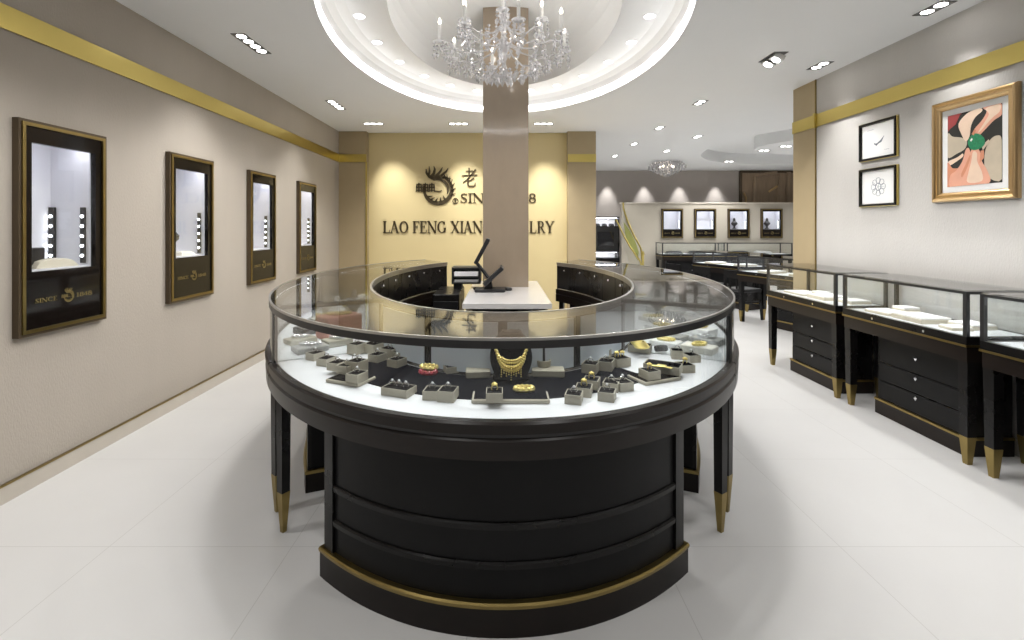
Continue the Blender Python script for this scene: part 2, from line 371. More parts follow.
# ------------------------------------------------------------------ lettering
TH, TN = .17, .065
def arc(cx, cy, rx, ry, a0, a1, n=18): return [(cx+rx*cos(R(a0+(a1-a0)*i/n)), cy+ry*sin(R(a0+(a1-a0)*i/n))) for i in range(n+1)]
def arcw(a0, a1, n=18): return [TN+(TH-TN)*abs(cos(R(a0+(a1-a0)*i/n)))**1.5 for i in range(n+1)]
def ser(x, y, w=.34): return ([(x-w/2, y), (x+w/2, y)], .05)
def glyph(c):
    t, b = .975, .025
    if c == 'I': return [([(.21, 0), (.21, 1)], TH), ser(.21, t), ser(.21, b)], .42
    if c == 'L': return [([(.2, 0), (.2, 1)], TH), ser(.2, t), ([(.03, .03), (.70, .03)], .06), ([(.68, 0), (.71, .27)], [.06, .03])], .80
    if c == 'A': return [([(.08, 0), (.40, 1)], TN), ([(.38, 1), (.74, 0)], TH), ([(.18, .34), (.62, .34)], .06), ser(.08, b, .26), ser(.76, b, .32)], .92
    if c == 'O': return [(arc(.46, .5, .37, .46, 0, 360, 30), arcw(0, 360, 30))], .98
    if c in 'FE':
        s = [([(.2, 0), (.2, 1)], TH), ([(.03, .97), (.66, .97)], .06), ([(.645, 1), (.665, .74)], [.06, .03]), ([(.2, .52), (.5, .52)], .06), ([(.5, .4), (.5, .64)], .045)]
        if c == 'F': return s+[ser(.2, b)], .74
        return s+[([(.03, .03), (.7, .03)], .06), ([(.68, 0), (.71, .27)], [.06, .03])], .80
    if c == 'N': return [([(.16, 0), (.16, 1)], TN), ([(.12, 1), (.84, 0)], TH), ([(.86, 0), (.86, 1)], TN), ser(.1, t, .24), ser(.16, b, .28), ser(.86, t, .28)], 1.04
    if c == 'G': return [(arc(.47, .5, .37, .46, 42, 318), arcw(42, 318)), ([(.78, .06), (.78, .42)], .15), ser(.78, .42, .3), ([(.75, .70), (.77, .97)], [.09, .03])], 1.02
    if c == 'C': return [(arc(.47, .5, .37, .46, 42, 318), arcw(42, 318)), ([(.75, .70), (.77, .97)], [.09, .03])], .90
    if c == 'X': return [([(.12, 1), (.78, 0)], TH), ([(.76, 1), (.12, 0)], TN), ser(.14, t, .32), ser(.76, t, .26), ser(.12, b, .26), ser(.78, b, .32)], .94
    if c == 'J': return [([(.32, 1), (.32, .2), (.27, .04), (.15, -.06), (.03, -.03)], [TH, TH, .13, .08, .09]), ser(.32, t)], .56
    if c == 'W': return [([(.10, 1), (.38, 0)], TH), ([(.38, 0), (.62, .95)], TN), ([(.54, 1), (.84, 0)], TH), ([(.84, 0), (1.12, 1)], TN), ser(.12, t, .3), ser(.54, t, .26), ser(1.12, t, .24)], 1.26
    if c == 'R': return [([(.2, 0), (.2, 1)], TH), ([(.05, .97), (.42, .97), (.58, .9), (.64, .75), (.58, .58), (.42, .5), (.2, .5)], [.06, .07, .13, .16, .13, .07, .06]), ([(.42, .5), (.74, .02), (.88, .03)], [.12, .15, .05]), ser(.2, b)], .90
    if c == 'Y': return [([(.10, 1), (.44, .46)], TH), ([(.78, 1), (.44, .46)], TN), ([(.43, .5), (.43, 0)], TH), ser(.12, t, .3), ser(.77, t, .26), ser(.43, b)], .88
    if c == 'S': return [([(.58, .76), (.53, .90), (.36, .965), (.18, .9), (.12, .74), (.2, .6), (.42, .46), (.56, .32), (.54, .14), (.36, .035), (.16, .09), (.08, .26)], [.03, .06, .06, .1, .12, .14, .17, .14, .12, .06, .06, .03]), ([(.575, .72), (.585, .98)], .04), ([(.085, .28), (.075, .02)], .04)], .68
    if c == '1': return [([(.24, 0), (.24, 1)], TH), ([(.24, .98), (.08, .86)], [.1, .04]), ser(.24, b)], .5
    if c == '8': return [(arc(.3, .74, .2, .22, 0, 360), arcw(0, 360)), (arc(.3, .27, .24, .24, 0, 360), arcw(0, 360))], .62
    if c == '4': return [([(.42, 1), (.04, .3)], TN), ([(.02, .28), (.6, .28)], .07), ([(.42, 0), (.42, 1)], TH)], .66
    return [], .38
def write(text, x0, x1, z, h, y, th):
    """letter strokes of a line of text between x0 and x1, cap height h; yields (char, MB)"""
    tot = sum(glyph(c)[1] for c in text); k = (x1-x0)/tot; x = x0; out = []
    for c in text:
        s, a = glyph(c); mb = MB()
        for pts, w in s:
            ws = w if isinstance(w, (list, tuple)) else [w]*len(pts)
            mb.stroke([(x+p[0]*k, z+p[1]*h) for p in pts], [q*(k+h)/2 for q in ws], y-th, y)
        if s: out.append((c, mb))
        x += a*k
    return out
def phoenix(mb, x, z, s, y, th):
    """the round bird emblem, about s wide, centred at x, z"""
    S = lambda pts, w: mb.stroke([(x+(p[0]-.5)*s, z+(p[1]-.5)*s) for p in pts], [q*s for q in (w if isinstance(w, (list, tuple)) else [w]*len(pts))], y-th, y)
    n = 26; a = [70-270*i/n for i in range(n+1)]
    S([(.58+.36*cos(R(t)), .38+.36*sin(R(t))) for t in a], [.035+.075*abs(sin(PI*i/n))**.8 for i in range(n+1)])
    n = 14; a = [95-120*i/n for i in range(n+1)]
    S([(.56+.29*cos(R(t)), .38+.27*sin(R(t))) for t in a], [.02+.05*sin(PI*i/n) for i in range(n+1)])
    S([(.92, .66), (.78, .70), (.62, .68), (.48, .66), (.36, .72), (.28, .82), (.27, .92)], [.02, .05, .08, .09, .08, .06, .02])      # neck and crest
    S([(.40, .70), (.47, .80), (.50, .92), (.47, 1.0)], [.09, .07, .05, .01]); S([(.48, .70), (.58, .78), (.66, .88), (.70, .97)], [.08, .07, .05, .01])
    S([(.56, .70), (.68, .76), (.80, .86), (.85, .95)], [.07, .06, .05, .01]); S([(.33, .74), (.36, .86), (.35, 1.0)], [.06, .05, .01])
    for t in (58, 46, 34, 22, 8, -8, -26):
        S([(.58+.36*cos(R(t)), .38+.36*sin(R(t))), (.58+.47*cos(R(t+14)), .38+.47*sin(R(t+14)))], [.05, .008])
    for t in (215, 235, 258, 282, 305):
        S([(.58+.33*cos(R(t)), .38+.33*sin(R(t))), (.57+.20*cos(R(t+12)), .36+.2*sin(R(t+12)))], [.06, .012])
    for i, bx in enumerate((.08, .25, .42)):                                                     # three tiny characters in a row
        S([(bx-.07, .52), (bx+.07, .52)], .026); S([(bx-.08, .44), (bx+.08, .44)], .026); S([(bx, .56), (bx, .32)], .028)
        S([(bx-.06, .50), (bx-.07, .32)], .024); S([(bx+.06, .50), (bx+.07, .32)], .024); S([(bx-.07, .36), (bx+.07, .36)], .022)
    S([(.5, .34), (.64, .33), (.68, .36)], .022)
LAO = [([(.25, .82), (.74, .84)], .05), ([(.47, 1.0), (.47, .60)], .075), ([(.0, .59), (1.0, .63)], [.05, .07]), ([(.90, .92), (.66, .68), (.38, .42), (.06, .22)], [.09, .08, .06, .02]),
       ([(.78, .48), (.62, .38), (.42, .29)], [.08, .06, .03]), ([(.40, .46), (.40, .10), (.46, .04), (.80, .04), (.86, .10), (.87, .24)], [.09, .09, .08, .07, .06, .02])]
FENG = [([(.14, .95), (.14, .45), (.0, .02)], [.08, .08, .02]), ([(.14, .95), (.84, .95)], .05), ([(.84, .95), (.84, .3), (.90, .06), (1.0, .02), (1.0, .18)], [.08, .08, .07, .06, .02]),
        ([(.30, .84), (.70, .84)], .04), ([(.34, .74), (.34, .28)], .05), ([(.34, .74), (.66, .74)], .04), ([(.66, .74), (.66, .52)], .05), ([(.34, .63), (.66, .63)], .035), ([(.34, .52), (.66, .52)], .035),
        ([(.34, .41), (.74, .41)], .035), ([(.34, .30), (.70, .30), (.70, .08), (.62, .06)], .045), ([(.26, .2), (.3, .06)], .04), ([(.4, .2), (.43, .08)], .04), ([(.53, .2), (.56, .08)], .04), ([(.5, .84), (.44, .75)], .04)]
XIANG = [([(.12, .98), (.22, .88)], .07), ([(.02, .74), (.36, .74), (.22, .5), (.0, .3)], [.04, .05, .05, .02]), ([(.21, .52), (.21, .0)], .07), ([(.24, .48), (.36, .38)], .06), ([(.54, .98), (.62, .85)], .06), ([(.88, .98), (.78, .82)], .06),
         ([(.48, .78), (.94, .78)], .045), ([(.5, .56), (.92, .56)], .045), ([(.42, .33), (1.0, .33)], .05), ([(.71, .78), (.71, .0)], .075)]
YW = YB-.002
def wpx(px): return (px-VX)*YB/F
t = thing('wall_sign', 'bronze English shop name in raised capitals on the cream wall, lowest line', 'sign', (0, YW, 1.31))
for c, mb in write('LAO FENG XIANG JEWELRY', wpx(383), wpx(554), 1.305-1.31, .188, 0, .018): mb.build('letter', M['bronze'], t)
t = thing('wall_sign', 'bronze founding year line in smaller raised capitals beside the bird emblem', 'sign', (0, YW, 1.78))
for c, mb in write('SINCE 1848', wpx(460), wpx(536), 0, .15, 0, .016): mb.build('letter', M['bronze'], t)
mb = MB().stroke(arc(wpx(455.5), .03, .042, .042, 0, 360, 20), .011, -.012, 0)
for pts, w in glyph('R')[0]: mb.stroke([(wpx(455.5)-.018+p[0]*.045, .005+p[1]*.05) for p in pts], [q*.05 for q in (w if isinstance(w, list) else [w]*len(pts))], -.012, 0)
mb.build('registered_mark', M['bronze'], t)
t = thing('wall_sign', 'bronze Chinese characters of the shop name, highest line, partly behind the column', 'sign', (0, YW, 2.03))
for i, S in enumerate((LAO, FENG, XIANG)):
    mb = MB(); x0 = wpx(462+24*i)
    for pts, w in S: mb.stroke([(x0+p[0]*.24, p[1]*.30) for p in pts], [q*.28 for q in (w if isinstance(w, list) else [w]*len(pts))], -.018, 0)
    mb.build('character', M['bronze'], t)
mb = MB(); phoenix(mb, wpx(435), 2.06, .60, YW, .02)
tag(mb.build('wall_emblem', M['bronze']), 'round bronze bird emblem with plumes on the cream wall', 'emblem')
# ------------------------------------------------------------------ wall showcases
def frame_ring(mb, w, z0, z1, t, y0, y1):
    """rectangular frame of face width t in local coordinates: x across, z up, y depth"""
    mb.box(-w/2, -w/2+t, y0, y1, z0, z1).box(w/2-t, w/2, y0, y1, z0, z1).box(-w/2+t, w/2-t, y0, y1, z0, z0+t).box(-w/2+t, w/2-t, y0, y1, z1-t, z1)
def bust(name, label, cat, loc, rz, h, m, group=None):
    """necklace display neck: base, neck and shoulders"""
    k = h/.3
    o = MB().lathe([(.001, 0), (.055*k, .0), (.06*k, .012*k), (.03*k, .03*k), (.022*k, .07*k), (.05*k, .10*k), (.082*k, .135*k), (.085*k, .165*k), (.06*k, .195*k), (.034*k, .22*k), (.03*k, .28*k), (.02*k, .30*k), (.001, .30*k)], 20).build(name, m, smooth=True, loc=loc, rz=rz)
    return tag(o, label, cat, group)
def wall_showcase(loc, rz, label, w, z0, z1, nw, nz0, nz1, depth, text=True, group=None, back_led=False):
    t = thing('wall_showcase', label, 'wall showcase', loc, rz, group)
    mb = MB(); frame_ring(mb, w, z0, z1, .022, -.035, 0); mb.build('outer_frame', M['darkbrown'], t)
    mb = MB(); frame_ring(mb, w-.03, z0+.015, z1-.015, .018, -.042, -.005); mb.build('gold_frame', M['obrass'], t, label='thin old gold inner frame')
    iw = w-.06; a0, a1 = z0+.03, z1-.03
    mb = MB()
    mb.box(-iw/2, -nw/2, -.03, 0, a0, a1).box(nw/2, iw/2, -.03, 0, a0, a1).box(-nw/2, nw/2, -.03, 0, a0, nz0).box(-nw/2, nw/2, -.03, 0, nz1, a1)
    mb.build('black_glass_panel', M['blackglass'], t)
    d = depth; q = .008; nt1 = nz1+(NTOP if text else NTOP); nt1 = min(nt1, z1-.035); mb = MB()
    mb.box(-nw/2, nw/2, d, d+q, nz0, nt1).box(-nw/2, -nw/2+q, 0, d, nz0, nt1).box(nw/2-q, nw/2, 0, d, nz0, nt1).box(-nw/2+q, nw/2-q, 0, d, nz0, nz0+q).box(-nw/2+q, nw/2-q, 0, d, nt1-q, nt1)
    mb.build('niche', M['niche'], t, label='white lit display niche')
    MB().box(-nw/2+.03, nw/2-.03, .012, .05, nt1-q-.008, nt1-q-.001).build('fill_panel', M['nichefill'], t)  # added glowing panel, hidden above the opening to brighten the niche
    k = (nz1-nz0)/.69
    def led_column(bx0, bx1, by0, by1):
        st_ = MB().box(bx0, bx1, by0, by1, nz0+.02, nz0+.36*k).build('led_strip', M['plastic'], t)
        for i in range(5):
            z = nz0+(.065+.06*i)*k
            MB().lathe([(.001, -.009), (.0065, -.006), (.008, 0), (.0065, .006), (.001, .009)], 10, (bx0-.003, (by0+by1)/2, z)).build('led', M['led'], st_, smooth=True)
    led_column(nw/2-q-.012, nw/2-q-.001, .022*k, .050*k)
    if back_led: led_column(nw/2-q-.020, nw/2-q-.001, d-.035, d-.005)
    MB().box(-nw/2+.001, nw/2-.001, -.012, -.006, nz0+.001, nz1-.001).build('glass_pane', M['glass'], t)
    if text:
        zc = (z0+nz0)/2+.01; mb = MB(); ww = nw*.5
        for tx, xa, xb in (('SINCE', -ww*.92, -ww*.27), ('1848', ww*.32, ww*.86)):
            for c, g in write(tx, xa, xb, zc-.011, .024*w/.555, -.03, .002): mb.add(g.v, g.f)
        phoenix(mb, .01, zc+.01, .080*w/.555, -.03, .002)
        mb.build('printed_name', M['goldtext'], t, label='gold lettering and bird emblem')
    return t
ordn = ['nearest and largest looking wall showcase on the left wall, beige cushion in its lit niche', 'second nearest wall showcase on the left wall, with a dark figure stand in its niche',
        'third wall showcase along the left wall, second from the cream wall', 'farthest wall showcase on the left wall, nearest the cream wall']
for c, l in zip(SHOW, ordn):
    wall_showcase((XL, c, 0), PI/2, l, .555, .822, 1.968, NW, NZ0, NZ1, .24, back_led=(c == SHOW[0]))
bust('display_bust', 'black display bust standing in the second wall showcase from the front', 'display bust', (XL-.11, SHOW[1]-.105, NZ0+.0081), 0, .30, M['plastic'])
bust('display_bust', 'short black display bust in the third wall showcase from the front', 'display bust', (XL-.10, SHOW[2]-.12, NZ0+.0081), 0, .16, M['plastic'])
def block(name, label, cat, loc, rz, sx, sy, sz, m, group=None, b=.004):
    return tag(MB().bev(-sx/2, sx/2, -sy/2, sy/2, 0, sz, min(b, sz*.3)).build(name, m, loc=loc, rz=rz), label, cat, group)
block('display_block', 'black display block at the left in the nearest wall showcase', 'display block', (XL-.13, SHOW[0]-.10, NZ0+.0085), 0, .12, .16, .115, M['plastic'])
def cushion(name, label, loc, rz, sx, sy, h, m):
    mb = MB(); n = 10; vs = []; fs = []
    for i in range(n+1):
        for j in range(n+1):
            u, v = i/n*2-1, j/n*2-1; z = h*max(0, 1-u**6)**.5*max(0, 1-v**4)**.5
            vs.append((u*sx/2, v*sy/2, z))
    for i in range(n):
        for j in range(n): fs.append([i*(n+1)+j, (i+1)*(n+1)+j, (i+1)*(n+1)+j+1, i*(n+1)+j+1])
    k = len(vs); vs += [(-sx/2, -sy/2, 0), (sx/2, -sy/2, 0), (sx/2, sy/2, 0), (-sx/2, sy/2, 0)]; fs.append([k+3, k+2, k+1, k])
    mb.add(vs, fs); return tag(mb.build(name, m, smooth=True, loc=loc, rz=rz), label, 'display cushion')
cushion('display_cushion', 'taupe curved display cushion on the floor of the nearest wall showcase', (XL-.09, SHOW[0]+.02, NZ0+.0081), 0, .13, .26, .05, M['beige'])
cushion('display_cushion', 'pale display cushion low in the second wall showcase from the front', (XL-.09, SHOW[1]+.05, NZ0+.0081), 0, .12, .18, .035, M['cream'])
fl = ['leftmost of four small wall showcases on the far taupe partition, empty', 'second from left of the small wall showcases on the far partition, empty',
      'third from left of the small far wall showcases, with a black bust', 'rightmost of the small far wall showcases, with a black bust, beside the tan pillar']
for c, l in zip(FX, fl):
    wall_showcase((c, HWY, 0), 0, l, .54, 1.125, 1.855, FNW, FZ0, FZ1, .2)
for c, s in zip(FX[2:], ('third', 'rightmost')):
    bust('display_bust', f'black necklace bust inside the {s} small wall showcase of the far partition', 'display bust', (c-.05, HWY+.10, FZ0+.0081), 0, .27, M['plastic'])
# ------------------------------------------------------------------ framed pictures on the right wall
def moulding(w, h, prof):
    """mitred picture frame: prof is a list of (inset, out) pairs"""
    mb = MB(); vs = []; fs = []; n = len(prof)
    for ins, out in prof:
        for sx, sz in ((-1, -1), (1, -1), (1, 1), (-1, 1)): vs.append((sx*(w/2-ins), -out, sz*(h/2-ins)))
    for k in range(n-1):
        for i in range(4): fs.append([k*4+i, k*4+(i+1) % 4, k*4+4+(i+1) % 4, k*4+4+i])
    return mb.add(vs, fs)
def pic(label, yc, zc, w, h, fm, prof, mat_in, art):
    t = thing('framed_picture', label, 'picture', (XR, yc, zc), -PI/2)
    moulding(w, h, prof).build('picture_frame', fm, t)
    ins, out = prof[-1]
    MB().box(-w/2+ins-.002, w/2-ins+.002, -.008, 0, -h/2+ins-.002, h/2-ins+.002).build('mount_board', M['paper'], t)
    art(t, w-2*ins-2*mat_in, h-2*ins-2*mat_in, .008)
    return t
def poly(mb, pts, w, h, y, th=.0006):
    Q = []; N = len(pts)
    for i in range(N):                                           # rounded outline, kept inside the print
        a, b, c, d = pts[i-1], pts[i], pts[(i+1) % N], pts[(i+2) % N]
        for u in ((0, .25, .5, .75) if N > 4 else (0,)):
            q = [.5*(2*b[k]+(c[k]-a[k])*u+(2*a[k]-5*b[k]+4*c[k]-d[k])*u*u+(3*b[k]-a[k]-3*c[k]+d[k])*u**3) for k in (0, 1)]
            Q.append((min(1, max(0, q[0])), min(1, max(0, q[1]))))
    P3 = [((p[0]-.5)*w, (p[1]-.5)*h) for p in Q]; n = len(P3)
    mb.add([(x, -y, z) for x, z in P3]+[(x, -y-th, z) for x, z in P3], [list(range(n)), list(range(n, 2*n))[::-1]]+[[i, n+i, n+(i+1) % n, (i+1) % n] for i in range(n)])
def hands_art(t, w, h, y):
    mb = MB(); L = 0
    def pp(mi, pts):
        nonlocal L
        mb.mi = mi; L += 1; poly(mb, pts, w, h, y+.0003*L, .0005)
    # materials: 0 dark,1 skin,2 pale,3 grey tan,4 deep,5 red,6 green, 7 white
    pp(0, [(0, 0), (1, 0), (1, 1), (0, 1)])
    pp(5, [(0, .78), (.12, .92), (.28, 1), (.05, 1), (0, .98)]); pp(5, [(.02, .80), (.16, .86), (.26, 1), (.12, 1)])
    pp(3, [(0, .42), (.18, .45), (.34, .5), (.38, .60), (.28, .66), (.1, .70), (.02, .76), (0, .70)])
    pp(2, [(.22, .86), (.40, .98), (.62, 1), (.66, .96), (.54, .90), (.46, .80), (.43, .66), (.36, .60), (.28, .70)])
    pp(1, [(.68, 1), (.98, 1), (1, .86), (.86, .80), (.70, .70), (.56, .62), (.50, .66), (.52, .74), (.66, .84), (.74, .94)])
    pp(2, [(.72, .98), (.96, .99), (.96, .90), (.84, .84), (.66, .72), (.58, .68), (.70, .80), (.78, .90)])
    pp(3, [(.74, .10), (1, .04), (1, .52), (.92, .60), (.80, .56), (.72, .44), (.70, .28)])
    pp(2, [(.02, .36), (.20, .40), (.30, .44), (.31, .40), (.2, .35), (.04, .30)])
    pp(4, [(0, 0), (.32, 0), (.36, .16), (.24, .24), (.10, .26), (0, .34)])
    pp(1, [(.05, 0), (.30, 0), (.40, .20), (.45, .40), (.42, .50), (.36, .48), (.30, .34), (.18, .22), (.06, .16)])
    pp(1, [(.30, 0), (.78, 0), (.76, .16), (.66, .30), (.62, .44), (.55, .50), (.46, .46), (.44, .34), (.34, .16)])
    pp(2, [(.40, .04), (.66, .04), (.66, .16), (.58, .30), (.57, .42), (.50, .44), (.47, .32), (.42, .18)])
    pp(4, [(.30, .12), (.38, .22), (.45, .36), (.44, .40), (.36, .28), (.28, .16)]); pp(4, [(.62, .28), (.70, .34), (.70, .44), (.64, .44)])
    pp(3, [(.68, .44), (.80, .54), (.78, .57), (.66, .50)])
    pp(6, [(.41, .56), (.44, .64), (.52, .68), (.62, .66), (.70, .60), (.72, .53), (.66, .48), (.56, .46), (.47, .48)])
    pp(7, [(.45, .60), (.48, .63), (.50, .61), (.47, .58)])
    pp(4, [(.48, .68), (.53, .74), (.56, .72), (.52, .66)])
    mb.build('print', [M['photodark'], M['skin'], M['skin2'], M['skin3'], M['skin4'], M['photored'], M['emerald'], M['gem']], t, label='close photograph of hands holding a green gem')
def feather_art(t, w, h, y):
    mb = MB(); s = lambda pts, ws: mb.stroke([((p[0]-.5)*w, (p[1]-.5)*h) for p in pts], [q*h for q in ws], -y-.001, -y)
    s([(.36, .38), (.46, .36), (.58, .45), (.70, .60)], [.03, .06, .05, .008]); s([(.34, .44), (.44, .32), (.50, .40)], [.01, .05, .01])
    s([(.46, .37), (.60, .42), (.66, .52)], [.02, .035, .006]); s([(.12, .90), (.34, .91)], [.008, .008]); s([(.70, .12), (.86, .12)], [.008, .008])
    mb.build('drawing', M['ink'], t)
def flower_art(t, w, h, y):
    mb = MB()
    for k in range(8):
        a = 2*PI*k/8; cx, cz = .30*h*cos(a)*.75, .30*h*sin(a)*.75
        mb.stroke([(cx+.10*h*cos(R(q)), cz+.10*h*sin(R(q))) for q in range(0, 361, 30)], .012*h, -y-.001, -y)
    mb.stroke([(.12*h*cos(R(q)), .12*h*sin(R(q))) for q in range(0, 361, 30)], .014*h, -y-.001, -y)
    for k in range(5):
        a = 2*PI*k/5; mb.stroke([(0, 0), (.3*h*cos(a), .3*h*sin(a))], .008*h, -y-.001, -y)
    mb.build('drawing', M['ink'], t)
pic('large gold framed photograph of hands holding a green gem on right wall', 3.235, 1.932, .585, .712, M['goldframe'],
    [(0, 0), (0, .022), (.006, .034), (.014, .039), (.024, .036), (.030, .028), (.036, .030), (.046, .031), (.052, .024), (.060, .020), (.066, .010)], .040, hands_art)
bprof = [(0, 0), (0, .024), (.004, .028), (.018, .026), (.022, .010)]
for lab, zc, art in (('upper small black framed drawing of a feather on right wall', 2.13, feather_art), ('lower small black framed drawing of a flower on right wall', 1.737, flower_art)):
    t = pic(lab, 4.055, zc, .40, .322, M['black'], bprof, .02, art)
    mb = moulding(.406, .328, [(0, 0), (0, .016), (.004, .018)]); mb.build('gold_edge', M['brass'], t)
# ------------------------------------------------------------------ ceiling lamps
def recessed(label, px, py, lamps, along=True, tilt=None, power=60., group=None, cell=.105, angle=95, xy=None):
    if xy is None:
        d = F*(CEIL-H)/(VY-py); x = (px-VX)*d/F
    else: x, d = xy
    t = thing('ceiling_downlight', label, 'ceiling light', (x, d, CEIL), 0 if along else PI/2, group)
    L = cell*lamps; mb = MB(); b = .006
    mb.box(-.055, .055, -L/2-b, -L/2+.004, -.004, 0).box(-.055, .055, L/2-.004, L/2+b, -.004, 0).box(-.055, -.047, -L/2, L/2, -.004, 0).box(.047, .055, -L/2, L/2, -.004, 0)
    for k in range(1, lamps): mb.box(-.047, .047, -L/2+k*cell-.005, -L/2+k*cell+.005, -.004, 0)
    mb.build('bezel', M['fixture'], t)
    MB().box(-.047, .047, -L/2, L/2, -.0012, -.0004).build('trim_plate', M['fixture'], t)
    for k in range(lamps):
        MB().lathe([(.036, -.003), (.036, -.0014)], 20, (0, -L/2+(k+.5)*cell, 0)).build('lamp', M['lamp'], t)
    return (x, d)
def spot(x, y, z, power, angle=100, blend=.6, radius=.05, col=(1, .99, .972), target=None):
    l = bpy.data.lights.new('downlight_or_fill_beam', 'SPOT'); l.energy = power; l.spot_size = R(angle); l.spot_blend = blend; l.shadow_soft_size = radius; l.color = col
    o = bpy.data.objects.new('downlight_or_fill_beam', l); COL.objects.link(o); o.location = (x, y, z)
    if target: o.rotation_euler = (Vector(target)-Vector((x, y, z))).to_track_quat('-Z', 'Y').to_euler()
    return o
KP = .62
zl = CEIL-.03
x, y = recessed('long four lamp downlight over the left wall, nearer the front', 252, 44, 4); spot(x, y, zl, 85*KP, 100, .8)
x, y = recessed('long four lamp downlight over the far end of the left wall', 336, 105, 4); spot(x, y, zl, 70*KP, 100, .8)
for lab, px in (('left of three downlights in front of the cream wall', 373.5), ('middle of three downlights in front of the cream wall', 458.5), ('right of three downlights in front of the cream wall, beside the column', 543.5)):
    x, y = recessed(lab, px, 123.7, 3, along=False, cell=.09); spot(x, y, zl, 150*KP, 52, 1., target=({373.5: -1.66, 458.5: -.55, 543.5: .72}[px], YB, 1.85))
x, y = recessed('two lamp downlight nearest the front over the right wall picture', 934, 8.3, 2); spot(x, y, zl, 75*KP, 84, .9)
x, y = recessed('two lamp downlight by the top of the tan pillar', 820, 65.5, 2); spot(x, y, zl, 65*KP, 84, .9)
for lab, py in (('nearest two lamp downlight of the row leading to the far room', 102.6), ('second two lamp downlight of the row leading to the far room', 128), ('third two lamp downlight of the row leading to the far room', 144), ('farthest two lamp downlight of the row leading to the far room', 156)):
    x, y = recessed(lab, VX+2.36*F/(F*(CEIL-H)/(VY-py)), py, 2); spot(x, y, zl, (70 if py < 120 else 125)*KP, 125)
for lab, px, py in (('nearer two lamp downlight right of the far row', 697.5, 136.7), ('farther two lamp downlight right of the far row', 666.8, 151)):
    x, y = recessed(lab, px, py, 2); spot(x, y, zl, 125*KP, 125)
for lab, px, py in (('left one of two downlights on the far round ceiling island', 764, 150.5), ('right one of two downlights on the far ceiling island', 786, 146.3), ('small downlight beyond the far ceiling recess', 729, 161.5)):
    x, y = recessed(lab, px, py, 2, along=False); spot(x, y, zl, 140*KP, 130)
# tilted two lamp fixture
d = F*(CEIL-H)/(VY-57); x = (773-VX)*d/F
t = thing('ceiling_downlight', 'two lamp downlight with tilted-out lamp heads right of the oval recess', 'ceiling light', (x, d, CEIL))
MB().box(-.06, .06, -.13, .13, -.004, 0).build('bezel', M['fixture'], t)
for s in (-.062, .062):
    mb = MB(); mb.T = Matrix.Translation((0, s, -.028)) @ Matrix.Rotation(R(28), 4, 'Y')
    mb.box(-.045, .045, -.045, .045, -.022, .022); h_ = mb.build('lamp_head', M['steel'], t)
    mb = MB(); mb.T = Matrix.Translation((0, s, -.028)) @ Matrix.Rotation(R(28), 4, 'Y')
    mb.lathe([(.034, -.026), (.034, -.0225)], 16); mb.build('lamp', M['lamp'], h_)
spot(x, d, CEIL-.09, 60*KP, 110, target=(2.9, d, 0))
# unseen lamps added over and behind the camera to light the near floor
for x, y, p in ((-2.02, 1.9, 85), (-2.02, -.1, 80), (2.92, 2.1, 75), (2.92, .9, 75), (2.36, 2.75, 60), (2.36, 1.25, 60), (-.75, 1.0, 60), (.8, 1.0, 60), (-.75, -1.0, 60), (.8, -1.0, 60), (2.36, -1.0, 60)):
    spot(x, y, zl, p*KP, 84 if x > 2.5 else 105, .85)
for x, y in ((4.6, 6.4), (6.2, 6.4), (7.8, 7.4), (7.8, 10.4), (5.2, 11.4), (4.2, 9.6), (2.6, 11.2)):  # extra beams without fixtures, added to brighten the far room
    spot(x, y, zl, 125*KP, 130)
# lamps of the cove ring
for k in range(22):
    tt = 2*PI*k/22; x, y = ell(DC, 1.16, 1.90, tt)
    if y < 3.0: o = None
    else:
        t = thing('cove_lamp', 'small round recessed lamp in the white oval cove', 'ceiling light', (x, y, Z1), 0, 'lamps around the oval cove')
        MB().lathe([(.052, -.003), (.052, -.0005)], 20).build('bezel', M['cove'], t)
        MB().lathe([(.042, -.005), (.042, -.0032)], 20).build('lamp', M['puck'], t)
    spot(x, y, Z1-.012, 62*KP, 150, .5, .08, (1, .98, .96))
# far wall washers
for px in (607, 644, 679, 715):
    x = (px-VX)*(FY)/F; spot(x, FY-.26, CEIL-.03, 85, 50, .85, .03, target=(x, FY-.06, 1.6))
# ------------------------------------------------------------------ column and desk
struct(MB().box(-.19, .265, 4.84, 5.29, 0, 3.72).build('wall_column', M['column']))
t = thing('cashier_desk', 'white marble topped desk wrapped around the tan column inside the oval counter', 'desk', (.04, 4.5, 0))
mb = MB()
mb.box(-.35, .35, -.72, -.66, .76, .80).box(-.35, -.232, -.66, .88, .76, .80).box(.227, .35, -.66, .88, .76, .80).box(-.232, .227, -.66, .338, .76, .80).box(-.232, .227, .792, .88, .76, .80)
mb.build('marble_top', M['marble'], t)
mb = MB().box(-.33, .33, -.68, -.62, .04, .735).box(-.33, -.235, -.62, .86, .04, .735).box(.23, .33, -.62, .86, .04, .735); mb.build('cabinet', M['black'], t)
MB().box(-.34, .34, -.70, .87, .735, .76).build('shadow_gap', M['plastic'], t) if False else None
